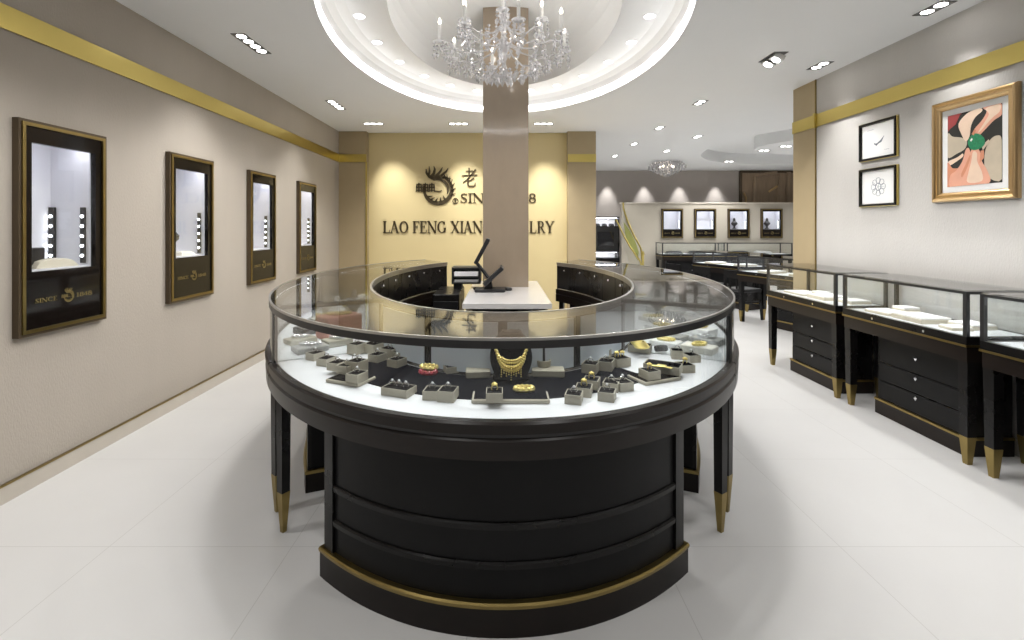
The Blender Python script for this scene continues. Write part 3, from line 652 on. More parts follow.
# cash register with two tilted screens
t = thing('payment_terminal', 'black point of sale terminal with two tilted screens on the white desk', 'cash register', (-.10, 4.52, .80))
MB().bev(-.15, .13, -.10, .10, 0, .030, .008).build('base', M['plastic'], t)
mb = MB(); mb.T = Matrix.Translation((-.035, 0, .022)); mb.prism([(-.03, -.04), (.05, -.04), (.05, .04), (-.03, .04)], 0, .10, [(-.01, -.03), (.03, -.03), (.03, .03), (-.01, .03)]); mb.build('stand', M['plastic'], t)
mb = MB(); mb.T = Matrix.Translation((.02, 0, .15)) @ Matrix.Rotation(R(48), 4, 'Y'); mb.bev(-.020, .020, -.13, .13, -.115, .115, .006); s_ = mb.build('touch_screen', M['plastic'], t)
mb = MB(); mb.T = Matrix.Translation((.02, 0, .15)) @ Matrix.Rotation(R(48), 4, 'Y'); mb.box(-.0215, -.0202, -.12, .12, -.10, .10); mb.build('screen_glass', M['screen'], s_)
MB().tube([(.0, 0, .09), (-.06, 0, .17), (-.135, 0, .262)], .016, 8).build('arm', M['plastic'], t)
mb = MB(); mb.T = Matrix.Translation((-.085, 0, .375)) @ Matrix.Rotation(R(28), 4, 'Y'); mb.bev(-.018, .018, -.09, .09, -.13, .13, .006); s_ = mb.build('customer_screen', M['plastic'], t)
mb = MB(); mb.T = Matrix.Translation((-.085, 0, .375)) @ Matrix.Rotation(R(28), 4, 'Y'); mb.box(.0182, .0194, -.08, .08, -.115, .115); mb.build('screen_glass', M['screen'], s_)
o = MB().lathe([(.028, 0), (.032, .006), (.03, .02), (.012, .026)], 16).build('card_reader', M['plastic'], loc=(-.245, 4.64, .80), smooth=True); tag(o, 'small round black gadget left of the payment terminal', 'gadget')
o = MB().bev(-.03, .03, -.05, .05, 0, .028, .008).build('phone_dock', M['plastic'], loc=(.055, 4.60, .80), rz=.3); tag(o, 'small black box right of the payment terminal on the desk', 'gadget')
# low black cabinet and cash drawer behind
t = thing('low_cabinet', 'low black drawer cabinet inside the oval counter left of the desk', 'cabinet', (-.50, 4.60, 0))
MB().bev(-.12, .12, -.30, .30, .0, .80, .006).build('body', M['black'], t)
for i in range(2):
    dr = MB().bev(-.11, .11, -.312, -.299, .14+.31*i, .43+.31*i, .003).build('drawer', M['panel'], t); MB().ball((0, -.318, .33+.31*i), .012).build('knob', M['chrome'], dr)
t = thing('receipt_tray', 'black open fronted paper tray with pale slots on a stand by the column', 'tray', (-.345, 4.78, .80))
MB().box(-.125, -.045, -.09, .10, 0, .05).build('stand', M['plastic'], t)
mb = MB().box(-.14, .14, -.12, .12, .05, .068).box(-.14, .14, -.12, .12, .192, .21).box(-.14, -.122, -.12, .12, .068, .192).box(.122, .14, -.12, .12, .068, .192).box(-.122, .122, .105, .12, .068, .192).box(-.122, .122, -.12, .105, .112, .126)
mb.build('tray_body', M['plastic'], t)
MB().box(-.115, .115, -.115, .10, .126, .170).build('paper', M['paper'], t); MB().box(-.115, .115, -.115, .10, .068, .094).build('paper', M['grey'], t, label='grey paper stack')
# ------------------------------------------------------------------ the oval counter
CY = 3.755; AO, BO, AI, BI = 1.48, 2.15, .91, 1.66
def ring(t, s): return ((AO+(AI-AO)*s)*sin(t), CY-(BO+(BI-BO)*s)*cos(t))
def make_counter(label, t0, t1, ped, leg_ts, seams=(1, 1)):
    """one unit of the oval counter: t0, t1 = (outer, inner) angles of its two ends in degrees"""
    c0 = ring(R((t0[0]+t1[0])/2), .5)
    T = thing('showcase_counter', label, 'showcase counter', (c0[0], c0[1], 0))
    def pt(u, s):
        sc = min(1, max(0, s)); a = t0[0]+(t0[1]-t0[0])*sc; b = t1[0]+(t1[1]-t1[0])*sc
        q = ring(R(a+(b-a)*u), s); return (q[0]-c0[0], q[1]-c0[1])
    def sec(s0, s1, z0, z1, u0=0., u1=1., n=40, mb=None, ch=0.):
        mb = mb or MB(); vs = []; fs = []
        prof = [(s0, z0), (s1, z0), (s1, z1), (s0, z1)] if not ch else [(s0+ch*.6, z0), (s1, z0), (s1, z1), (s0+ch*2, z1), (s0, z1-ch)]
        k = len(prof)
        for i in range(n+1):
            u = u0+(u1-u0)*i/n
            for s, z in prof: p = pt(u, s); vs.append((p[0], p[1], z))
        for i in range(n):
            for j in range(k): fs.append([i*k+j, i*k+(j+1) % k, (i+1)*k+(j+1) % k, (i+1)*k+j])
        fs.append(list(range(k))[::-1]); fs.append([n*k+j for j in range(k)]); return mb.add(vs, fs)
    B = lambda mb, n, m, par=T, **kw: mb.build(n, M[m], par, **kw)
    sm = dict(smooth=True)
    mb = sec(-.038, .035, .716, .757, ch=.008); sec(.96, 1.04, .716, .757, mb=mb); B(mb, 'rim', 'ebony', **sm)
    B(sec(.037, .958, .735, .757), 'deck', 'deck', label='white lit display deck', **sm)
    B(sec(-.024, 1.03, .704, .7155), 'shadow_groove', 'plastic', **sm)
    mb = sec(-.034, .05, .630, .7035, ch=.01); sec(.95, 1.04, .630, .7035, mb=mb); sec(.05, .95, .66, .7035, mb=mb); B(mb, 'apron', 'ebony', **sm)
    B(sec(.004, .016, .7575, .996), 'front_glass', 'glass', **sm)
    B(sec(.012, .985, 1.023, 1.030), 'top_glass', 'topglass', **sm)
    B(sec(-.006, .042, .996, 1.0225), 'outer_rail', 'rail', **sm)
    B(sec(-.006, .0115, 1.0225, 1.032), 'glass_edge', 'steel', **sm)
    mb = sec(.985, 1.01, .996, 1.032); B(mb, 'inner_rail', 'steel', **sm)
    B(sec(.030, .040, .9925, .9957, .01, .99), 'led_strip', 'strip', **sm)
    # end rails, end glass and posts
    for u, k in ((0, 1), (1, -1)):
        d = .010*k/max(.3, (t1[0]-t0[0])/60)
        B(sec(.042, .985, 1.006, 1.0225, u, u+d, 2), 'end_rail', 'rail')
        if seams[0 if u == 0 else 1]: B(sec(.045, .955, .7575, 1.005, u+d*.3, u+d*.5, 2), 'end_glass', 'glass')
        B(sec(.0, .034, .757, .996, u, u+d*1.3, 2), 'post', 'rail'); B(sec(.965, .995, .757, .996, u, u+d*1.3, 2), 'post', 'rail')
    # staff doors on the inner side
    nd = 4; W = 1/nd
    for i in range(nd):
        a, b = i*W+.004, (i+1)*W-.0005
        dr = B(sec(.985, 1.0, .762, .994, a, b, 10), 'staff_door', 'black', **sm)
        B(sec(.972, .984, .768, .990, a+.012, b-.012, 10), 'door_liner', 'liner', dr, label='pale blue inner face', **sm)
        p = pt((a+b)/2, 1.012); B(MB().ball((p[0], p[1], .955), .010), 'lock', 'chrome', dr)
    # pedestal
    u0, u1, s0 = ped
    B(sec(s0, .90, .115, .655, u0, u1), 'pedestal', 'panel', **sm)
    mb = MB()
    for z in (.655, .37, .235): sec(s0-.022, s0+.01, z-.012, z+.012, u0-.004, u1+.004, mb=mb, ch=.006)
    B(mb, 'moulding', 'black', **sm)
    B(sec(s0-.024, s0+.012, .115, .66, u0-.004, u0+.018, 3), 'corner_stile', 'black'); B(sec(s0-.024, s0+.012, .115, .66, u1-.018, u1+.004, 3), 'corner_stile', 'black')
    B(sec(s0-.052, .91, .098, .116, u0-.012, u1+.012, ch=.006), 'brass_band', 'obrass', **sm)
    B(sec(s0-.045, .90, 0, .098, u0-.010, u1+.010), 'plinth', 'ebony', **sm)
    # legs
    for ul, s in leg_ts:
        p = pt(ul, s); a = math.atan2(p[1]+c0[1]-CY, p[0]+c0[0])
        mb = MB(); mb.T = Matrix.Translation((p[0], p[1], 0)) @ Matrix.Rotation(a, 4, 'Z'); mb.taper(0, 0, .185, .040, .66, .046)
        lg = B(mb, 'leg', 'black')
        mb = MB(); mb.T = Matrix.Translation((p[0], p[1], 0)) @ Matrix.Rotation(a, 4, 'Z'); mb.taper(0, 0, 0, .020, .185, .042)
        B(mb, 'brass_foot', 'obrass', lg)
    return T
LG = lambda a, b: [(a, .055), (b, .055), (a, .94), (b, .94)]
make_counter('front curved section of the oval black showcase counter, nearest the camera', (-47.5, -43), (47.5, 43), (.184, .828, .13), LG(.035, .965))
make_counter('left middle section of the oval showcase counter', (-94, -94), (-47.8, -43.3), (.16, .86, .36), LG(.05, .95))
make_counter('right middle section of the oval showcase counter', (47.8, 43.3), (94, 94), (.14, .84, .36), LG(.05, .95))
make_counter('left rear section of the oval showcase counter, before the cream wall', (-144, -141), (-94.3, -94.3), (.15, .85, .36), LG(.05, .95))
make_counter('right rear section of the oval showcase counter, before the cream wall', (94.3, 94.3), (144, 141), (.15, .85, .36), LG(.05, .95))
DZ = .757
# ------------------------------------------------------------------ jewellery in the counter
RINGBOX = None
def ring_mesh(mb, r, gold_big=False):
    mb.mi = 0; mb.tube([(r*cos(2*PI*i/16), 0, r+r*sin(2*PI*i/16)) for i in range(16)], r*.17, 6, closed=True)
    mb.mi = 1
    if gold_big:
        for i in range(6):
            a = 2*PI*i/6; mb.ball((r*.6*cos(a), r*.6*sin(a), 2*r+.002), r*.42, 6)
        mb.ball((0, 0, 2*r+r*.4), r*.5, 6)
    else: mb.ball((0, 0, 2*r+r*.15), r*.48, 6)
rm = {}
for k, mm, g in (('silver', ['silver', 'gem'], False), ('gold', ['gold', 'gold'], True)):
    mb = MB(); ring_mesh(mb, .0115, g); o = mb.build('ring', [M[a] for a in mm], smooth=True); rm[k] = o.data; bpy.data.objects.remove(o)
bm_ = {}
def box_meshes(sx, sy, sz):
    key = (sx, sy, sz)
    if key not in bm_:
        w = .003; mb = MB().box(-sx/2, sx/2, -sy/2, sy/2, 0, .004).box(-sx/2, -sx/2+w, -sy/2, sy/2, .004, sz).box(sx/2-w, sx/2, -sy/2, sy/2, .004, sz).box(-sx/2+w, sx/2-w, -sy/2, -sy/2+w, .004, sz).box(-sx/2+w, sx/2-w, sy/2-w, sy/2, .004, sz)
        a = mb.build('box', M['taupebox']); b = MB().bev(-sx/2+w, sx/2-w, -sy/2+w, sy/2-w, .005, sz-.0005, .002).box(-sx/2+.012, sx/2-.012, -.006, -.001, sz-.002, sz+.0015).box(-sx/2+.012, sx/2-.012, .001, .006, sz-.002, sz+.0015).build('pad', M['velvet'])
        bm_[key] = (a.data, b.data); bpy.data.objects.remove(a); bpy.data.objects.remove(b)
    return bm_[key]
def lnk(name, me, parent=None, loc=(0, 0, 0), rz=0):
    o = bpy.data.objects.new(name, me); COL.objects.link(o); o.location = loc; o.rotation_euler.z = rz
    if parent: o.parent = parent
    return o
def jbox(px, py, deg, desc, rings=('silver',), size=(.060, .068, .034), z=DZ, xy=None, item='ring box'):
    x, y = xy or P(px, py, z); a, b = box_meshes(*size)
    t = thing(item.replace(' ', '_'), f'taupe {item} {desc}', 'jewelry box', (x, y, z), R(deg), 'taupe jewelry boxes in the counter')
    lnk('box_shell', a, t); lnk('velvet_pad', b, t)
    n = len(rings)
    for i, k in enumerate(rings):
        off = (i-(n-1)/2)*size[0]*.8/n; ox, oy = off*cos(R(deg)), off*sin(R(deg))
        o = lnk('ring', rm[k], None, (x+ox, y+oy, z+size[2]-.004), R(deg)+.25)
        nth = '' if n == 1 else ('left ', 'right ')[i] if n == 2 else ('left ', 'middle ', 'right ')[i]
        tag(o, f'{nth}{k} ring in the box {desc}', 'ring', 'rings in the counter')
    return t
def tray(px, py, deg, sx, sy, sz, label, m='velvet', z=DZ):
    x, y = P(px, py, z)
    t = thing('display_tray', label, 'display tray', (x, y, z), R(deg), 'display trays in the counter')
    mb = MB().bev(-sx/2, sx/2, -sy/2, sy/2, 0, sz, .003); mb.build('tray_body', M['taupebox'], t)
    MB().box(-sx/2+.008, sx/2-.008, -sy/2+.008, sy/2-.008, sz, sz+.002).build('velvet_inlay', M[m], t)
    return t
# navy felt on the deck
def felt(label, t0, t1, s0, s1, z=DZ):
    mb = MB(); n = 24; vs = []; fs = []
    for i in range(n+1):
        a = R(t0+(t1-t0)*i/n)
        for s, zz in ((s0, z+.0003), (s1, z+.0003), (s1, z+.004), (s0, z+.004)): p = ring(a, s); vs.append((p[0], p[1], zz))
    for i in range(n):
        for j in range(4): fs.append([i*4+j, i*4+(j+1) % 4, i*4+4+(j+1) % 4, i*4+4+j])
    fs += [[0, 1, 2, 3], [n*4+3, n*4+2, n*4+1, n*4]]
    return tag(mb.add(vs, fs).build('felt_mat', M['navy']), label, 'mat')
felt('dark navy felt mat along the middle of the front display deck', -36, 30, .38, .93)
NZ = DZ+.004
# left part
t = tray(351, 381, -24, .17, .115, .014, 'dark low tray with four ring boxes left of center on the white deck')
tz = DZ+.016
jbox(337.5, 369, -24, 'at the left back of the left tray', z=tz)
jbox(347, 372, -24, 'second at the back of the left tray', z=tz)
jbox(357, 371.5, -24, 'tall at the right back of the left tray', ('silver', 'silver'), (.066, .068, .050), z=tz)
jbox(357, 380.5, -24, 'alone at the front of the left tray', ('silver',), z=tz)
jbox(315.5, 359, -30, 'farther one of the pair near the left post')
jbox(326.5, 364.5, -24, 'nearer one of the pair near the left post')
jbox(357, 353, -30, 'at the far left end of the navy mat', z=NZ, size=(.066, .072, .050))
jbox(373, 352, -30, 'for two at the back left of the mat', ('silver', 'silver'), (.082, .07, .046), z=NZ)
jbox(377.5, 360.5, -28, 'before the box for two, mat left', z=NZ)
jbox(390, 356, -30, 'behind the long pair at the left of the navy mat', z=NZ, size=(.08, .07, .042))
jbox(397, 365.5, -30, 'nearest on the left end of the navy mat', z=NZ)
jbox(405, 357.5, -22, 'wide and empty at the back left of the navy mat', (), (.13, .075, .030), z=NZ, item='jewelry box')
jbox(399, 394, -22, 'holding three on the left white deck', ('silver',)*3, (.115, .072, .030), item='long ring box')
jbox(432.5, 397.5, -6, 'left of the touching pair on the left white deck')
jbox(448, 399.3, -10, 'right of the touching pair on the left white deck', size=(.064, .07, .040))
# centre
jbox(441, 363, 22, 'at the mat back, left of the necklace', ('silver',), (.105, .08, .032), z=NZ, item='square jewelry box')
jbox(457, 370, 24, 'empty and low left of the necklace bust', (), (.12, .08, .026), z=NZ, item='low jewelry box')
def bangle(label, px, py, z, deg, r, m, flat=False):
    x, y = P(px, py, z); mb = MB(); n = 22
    mb.tube([(r*cos(2*PI*i/n), r*.62*sin(2*PI*i/n), .009) for i in range(n)], [.0075+.002*(i % 2) for i in range(n)], 6, closed=True)
    for i in range(0, n, 2): mb.ball((r*cos(2*PI*i/n), r*.62*sin(2*PI*i/n), .012), .0085, 6)
    return tag(mb.build('bangle', m, loc=(x, y, z), rz=R(deg), smooth=True), label, 'bracelet')
bangle('carved gold bangle lying on the front tray right of the necklace', 524, 391, DZ+.018, 4, .034, M['gold'])
bangle('gold bracelet on the navy mat behind the touching pair of boxes', 429, 369, NZ+.012, -12, .036, M['gold'])
bangle('dark red bead bracelet on the navy mat below the gold one', 428, 374, NZ, -12, .036, M['red'])
tray(510.5, 399.5, 0, .285, .098, .016, 'long navy tray with grey ends at the front center of the deck', 'navy')
jbox(494.5, 399.5, 0, 'on the long front tray below the necklace', ('gold',), z=DZ+.018)
block('display_block', 'low taupe riser with dark top left of the necklace bust', 'riser', (*P(478, 376, NZ), NZ), R(4), .105, .07, .03, M['taupebox'])
block('display_block', 'low taupe riser with dark top right of the necklace bust', 'riser', (*P(548, 375, NZ), NZ), R(-4), .14, .07, .03, M['taupebox'])
# necklace bust and necklace
bx, by = P(511, 379, NZ)
t = thing('necklace_bust', 'black velvet bust carrying the fringed gold necklace at the counter front', 'display bust', (bx, by, NZ))
MB().bev(-.075, .075, -.035, .045, 0, .02, .006).build('foot', M['velvet'], t)
def bust_y(x, z): return -.012-.030*math.sqrt(max(0, 1-(x/.085)**2))+(z-.1)*.22
mb = MB(); vs = []; fs = []; nz, nx = 12, 14
for i in range(nz+1):
    z = .018+.185*i/nz; w = .062+.026*sin(PI*min(1, i/nz*1.15)) if i/nz < .75 else .082-.045*((i/nz-.75)/.25)**.8
    for j in range(nx+1):
        x = w*(j/nx*2-1); vs.append((x, -.012-.030*math.sqrt(max(0, 1-(x/(w+.003))**2))+(z-.1)*.22, z))
k = len(vs)
for i in range(nz+1):
    for j in range(nx+1): a = vs[i*(nx+1)+j]; vs.append((a[0], a[1]+.028+.02*(1-(j/nx*2-1)**2), a[2]))
W_ = nx+1
for i in range(nz):
    for j in range(nx):
        q = [i*W_+j, i*W_+j+1, (i+1)*W_+j+1, (i+1)*W_+j]; fs += [q, [p+k for p in q][::-1]]
    for j in (0, nx): fs.append([i*W_+j, (i+1)*W_+j, (i+1)*W_+j+k, i*W_+j+k])
for i in (0, nz):
    for j in range(nx): fs.append([i*W_+j, i*W_+j+1, i*W_+j+1+k, i*W_+j+k])
mb.add(vs, fs).build('bust_body', M['velvet'], t, smooth=True)
t = thing('necklace', 'gold bib necklace with a hanging bead fringe on the black bust', 'necklace', (bx, by, NZ))
mb = MB(); Nn = 26
for i in range(Nn+1):
    u = i/Nn*2-1; x = .072*math.copysign(abs(u)**.8, u); z = .082+.085*abs(u)**2.6; w = .016*(1-abs(u)**1.6)+.007
    y = bust_y(x, z)-.007
    mb.ball((x, y, z), .0065, 7); mb.ball((x, y-.002, z-w*.7), .0075, 7)
    if abs(u) < .75: mb.ball((x, y-.003, z-w*1.35), .007, 7)
    if abs(u) < .5: mb.ball((x*.95, y-.002, z+.010), .0055, 7)
mb.build('bib', M['gold'], t, smooth=True)
for i in range(9):
    u = i/8*2-1; x = .040*u; mb = MB(); L = 6 if i % 2 == 0 else 4
    for q in range(L): mb.ball((x, bust_y(x, .05)-.012+.002*q, .062+.012*abs(u)-.0095*q), .0034, 6)
    mb.build('fringe', M['gold'], t, smooth=True)
# right part
for nm, px, py, z, h in (('round taupe ring cup with a black post right of the necklace', 543.5, 366, NZ+.0305, .028), ('round taupe ring cup with a black post left of the right box cluster', 576, 360, NZ, .03)):
    x, y = P(px, py, z); t = thing('ring_stand', nm, 'ring stand', (x, y, z))
    MB().lathe([(.028, 0), (.032, h*.3), (.033, h), (.026, h), (.024, h*.8)], 18).build('cup', M['taupebox'], t, smooth=True)
    MB().lathe([(.008, h*.8), (.007, .09), (.022, .1), (.022, .11)], 12).build('post', M['plastic'], t, smooth=True)
jbox(599, 354.5, -14, 'wide, at the back right of the mat', ('silver', 'silver'), (.125, .075, .034), z=NZ, item='jewelry box')
jbox(590.5, 371.5, -24, 'left of the joined three right of the necklace', z=NZ, size=(.064, .07, .040))
jbox(606, 369, -24, 'middle of the joined three right of the necklace', z=NZ, size=(.064, .07, .040))
jbox(619.5, 365, 22, 'with two gold rings, right of the joined three', ('gold', 'gold'), (.076, .07, .038), z=NZ)
jbox(591.5, 387, -20, 'on the mat edge behind the nearest cluster', ('gold',), z=NZ)
jbox(584, 394.5, -16, 'middle of the nearest cluster right of center', ('gold',))
jbox(574, 401.5, -16, 'nearest the glass on the right of the front tray', ('silver',))
jbox(607, 399, -20, 'at the front right of the nearest cluster', ('silver',))
jbox(611.5, 389.5, -22, 'behind the front right box of the nearest cluster', ('silver',))
jbox(622.5, 389, 18, 'rightmost of the nearest cluster on the white deck', ('silver',))
tray(654, 379, 24, .19, .12, .014, 'dark low tray with a watch box on the right of the deck')
jbox(649.5, 377.5, 20, 'on the dark right tray beside the watch', ('gold',), z=DZ+.016)
jbox(663, 371, -30, 'long and black lined on the right tray', (), (.15, .085, .034), z=DZ+.016, item='watch box')
x, y = P(661.5, 366.5, DZ+.048)
o = MB().bev(-.02, .02, -.014, .014, 0, .009, .003).bev(-.045, -.018, -.009, .009, 0, .004, .0012).bev(.018, .045, -.009, .009, 0, .004, .0012).build('wrist_watch', M['gold'], loc=(x, y, DZ+.046), rz=R(-30)); tag(o, 'gold wrist watch lying in the black lined box on the right', 'watch')
o = MB().tube([(-.03, 0, .018), (0, 0, .02), (.03, 0, .018)], [.016, .018, .016], 12).build('watch_roll', M['velvet'], loc=(*P(661, 352, NZ), NZ), rz=R(10), smooth=True); tag(o, 'small black velvet watch roll beside the gold bracelet box', 'watch cushion')
jbox(640, 351, -24, 'with stacked gold bracelets at the right end of the mat', (), (.11, .08, .036), z=NZ, item='bracelet box')
x, y = P(640, 349, NZ+.03); mb = MB()
for i in range(5): mb.tube([(.05*cos(2*PI*q/14)*.7, .03*sin(2*PI*q/14)+.008*i-.016, .012+.004*i) for q in range(14)], .005, 6, closed=True)
tag(mb.build('bracelet_set', M['gold'], loc=(x, y, NZ+.033), rz=R(20), smooth=True), 'stacked gold bracelets in the taupe box at the right of the counter', 'bracelet')
jbox(677, 358, -14, 'back left of the three near the right post', size=(.056, .062, .042))
jbox(691, 361, 12, 'back right of the three near the right post', ('silver',))
jbox(685, 371, 8, 'front one of the three near the right post', ('gold',))
# contents of the middle sections, seen through the glass
def ringpt(t, s): return ring(R(t), s)
def on(t, s): p = ringpt(t, s); return p
GRP = 'display pieces in the side counters'
side = [(-51, .35, 'grey_flat', 'grey slab nearest the camera, left side counter, outer glass', (.16, .11, .03), 'grey'),
        (-53, .62, 'taupe', 'taupe slab nearest the camera, left side counter, by doors', (.14, .10, .035), 'taupebox'),
        (-58, .28, 'b', 'taupe slab behind the grey tray in the left side counter', (.15, .10, .03), 'taupebox'),
        (-60, .66, 'c', 'salmon pink jewelry case in the left side counter', (.22, .14, .13), 'pink'),
        (-66, .36, 'd', 'black slab in the middle of the left side counter', (.17, .12, .04), 'plastic'),
        (-74, .45, 'e', 'cream slab in the rear half of left side counter', (.22, .15, .05), 'cream'),
        (-84, .5, 'f', 'beige display slab farthest back in the left side counter', (.2, .16, .06), 'beige'),
        (51, .3, 'g', 'white slab nearest the camera, right side counter, outer glass', (.16, .10, .035), 'cream'),
        (52, .62, 'h', 'pale slab nearest the camera, right side counter, by doors', (.15, .10, .03), 'white'),
        (57.5, .25, 'i', 'second slab along the outer glass, right side counter', (.16, .11, .035), 'grey'),
        (58, .6, 'j', 'grey slab by the doors, front half of right side counter', (.17, .12, .03), 'grey'),
        (65, .3, 'k', 'third slab along the outer glass, right side counter', (.17, .12, .04), 'white'),
        (66, .68, 'l', 'white slab by the doors, middle of right side counter', (.18, .12, .03), 'white'),
        (74, .35, 'm', 'grey slab in the rear half of the right side counter', (.18, .14, .05), 'grey'),
        (76, .72, 'n', 'cream slab by the doors, rear of right side counter', (.16, .13, .03), 'cream'),
        (86, .45, 'o', 'wide white slab farthest back in the right side counter', (.26, .16, .04), 'white'),
        (104, .5, 'p', 'wide white slab in the right rear counter', (.28, .18, .05), 'white'),
        (118, .5, 'q', 'grey slab in the right rear counter', (.24, .18, .05), 'grey'),
        (-106, .5, 'r', 'cream slab in the left rear counter', (.26, .18, .05), 'cream'),
        (-120, .5, 's', 'beige slab in the left rear counter', (.24, .18, .05), 'beige')]
def chain(label, loc, m, r, seed):
    rnd = random.Random(seed); mb = MB(); n = 22; ph = rnd.random()*6
    for i in range(n):
        a = 2*PI*i/n; rr = r*(1+.25*sin(2*a+ph)); mb.ball((rr*1.3*cos(a), rr*.8*sin(a), .008), .008, 6)
    return tag(mb.build('necklace', m, loc=loc, smooth=True), label, 'necklace')
for t_, s_, _, lab, sz, m_ in side:
    p = on(t_, s_); block('display_slab', lab, 'display slab', (p[0], p[1], DZ), -R(t_)*.8, *sz, M[m_], GRP)
    chain(('silver' if m_ in ('grey', 'plastic', 'taupebox') else 'gold')+' necklace coiled on the '+lab, (p[0], p[1], DZ+sz[2]), M['silver' if m_ in ('grey', 'plastic', 'taupebox') else 'gold'], min(sz[0], sz[1])*.3, hash(lab) % 999 if False else len(lab))
for t_, s_, lab, m_ in ((-69, .62, 'white bust standing mid way in the left side counter', 'white'), (-80, .72, 'grey bust near the rear of the left side counter', 'grey'), (70, .55, 'white bust standing mid way in the right side counter', 'white'), (81, .62, 'grey bust near the rear of the right side counter', 'grey')):
    p = on(t_, s_); bust('necklace_bust', lab, 'display bust', (p[0], p[1], DZ), 0, .2, M[m_])
# ------------------------------------------------------------------ straight showcases
def case(loc, rz, label, L=.985, D=.43, ht=1.03, dz=.757, ped=(.24, .90), group=None, knob='chrome'):
    """front along local x at y = 0, depth towards +y"""
    T = thing('glass_showcase', label, 'glass showcase', loc, rz, group)
    B = lambda mb, n, m, par=T, **kw: mb.build(n, M[m], par, **kw)
    x0, x1 = -L/2, L/2
    mb = MB().box(x0, x1, 0, .03, dz-.047, dz).box(x0, x1, D-.03, D, dz-.047, dz).box(x0, x0+.03, .03, D-.03, dz-.047, dz).box(x1-.03, x1, .03, D-.03, dz-.047, dz); B(mb, 'rim', 'black')
    B(MB().box(x0+.03, x1-.03, .03, D-.03, dz-.025, dz-.001), 'deck', 'deck', label='white lit display deck')
    B(MB().box(x0-.003, x1+.003, -.004, D, dz-.06, dz-.047), 'brass_band', 'obrass')
    mb = MB().box(x0+.005, x1-.005, .008, .028, dz-.15, dz-.06).box(x0+.005, x1-.005, D-.028, D-.008, dz-.15, dz-.06).box(x0+.005, x0+.025, .028, D-.028, dz-.15, dz-.06).box(x1-.025, x1-.005, .028, D-.028, dz-.15, dz-.06).box(x0+.025, x1-.025, .028, D-.028, dz-.08, dz-.06); B(mb, 'apron', 'ebony')
    g = .004
    B(MB().box(x0+.02, x1-.02, .001, .001+g, dz, ht-.024), 'front_glass', 'glass'); B(MB().box(x0+.02, x1-.02, D-.01, D-.006, dz, ht-.02), 'back_glass', 'glass')
    B(MB().box(x0+.006, x0+.006+g, .02, D-.02, dz, ht-.02), 'end_glass', 'glass'); B(MB().box(x1-.006-g, x1-.006, .02, D-.02, dz, ht-.02), 'end_glass', 'glass')
    B(MB().box(x0+.004, x1-.004, .004, D-.004, ht-.007, ht), 'top_glass', 'topglass')
    mb = MB().box(x0, x1, 0, .018, ht-.024, ht-.0075).box(x0, x1, D-.018, D, ht-.024, ht-.0075).box(x0, x0+.018, .018, D-.018, ht-.024, ht-.0075).box(x1-.018, x1, .018, D-.018, ht-.024, ht-.0075); B(mb, 'top_rail', 'rail')
    B(MB().box(x0+.03, x1-.03, .0182, .0215, ht-.0235, ht-.015), 'led_strip', 'casestrip')
    for x in (x0+.011, x1-.011):
        for y in (.011, D-.011): B(MB().box(x-.011, x+.011, y-.011, y+.011, dz, ht-.024), 'post', 'rail')
    for x in (x0+L*.30, x0+L*.72): B(MB().lathe([(.006, 0), (.009, .002), (.009, .004)], 10, (x, -.001, dz-.03)) if False else MB().box(x-.007, x+.007, -.003, .001, dz-.034, dz-.02), 'lock', 'chrome')
    for x in (x0+.036, x1-.036):
        for y in (.042, D-.042):
            lg = B(MB().taper(x, y, .165, .052, dz-.06, .062), 'leg', 'black')
            B(MB().taper(x, y, 0, .030, .165, .054), 'brass_foot', 'obrass', lg)
    if ped:
        a, b = x0+ped[0]*L, x0+ped[1]*L; f = .13
        B(MB().box(a, b, f, D-.02, .115, dz-.08), 'pedestal', 'black')
        B(MB().box(a-.012, b+.012, f-.014, D-.02, .0, .10), 'plinth', 'ebony'); B(MB().box(a-.016, b+.016, f-.018, D-.02, .10, .115), 'brass_band', 'obrass')
        zs = (.13, .265, .40, .60)
        for i in range(3):
            dr = B(MB().bev(a+.03, b-.012, f-.014, f-.001, zs[i], zs[i+1]-.012, .003), 'drawer', 'panel')
            B(MB().lathe([(.004, 0), (.006, .008), (.012, .014), (.010, .022)], 10, (0, 0, 0)) if False else MB().octa(((a+b)/2+.01, f-.025, zs[i]+.105), .012, .03), 'knob', knob, dr)
    return T
FXC = 2.71
def right_case(ya, yb, label, ped):
    return case((FXC, (ya+yb)/2, 0), -PI/2, label, L=yb-ya, ped=ped)
# local x runs towards the viewer (rz = -90): x0 end is the far end
right_case(3.935, 4.955, 'black glass showcase along the right wall, farthest of three, by tan pillar', (.22, .86))
right_case(2.825, 3.85, 'black glass showcase with drawers along the right wall, middle of three', (.19, .87))
right_case(1.70, 2.745, 'black glass showcase along the right wall, nearest and cut by the frame', (.30, .87))
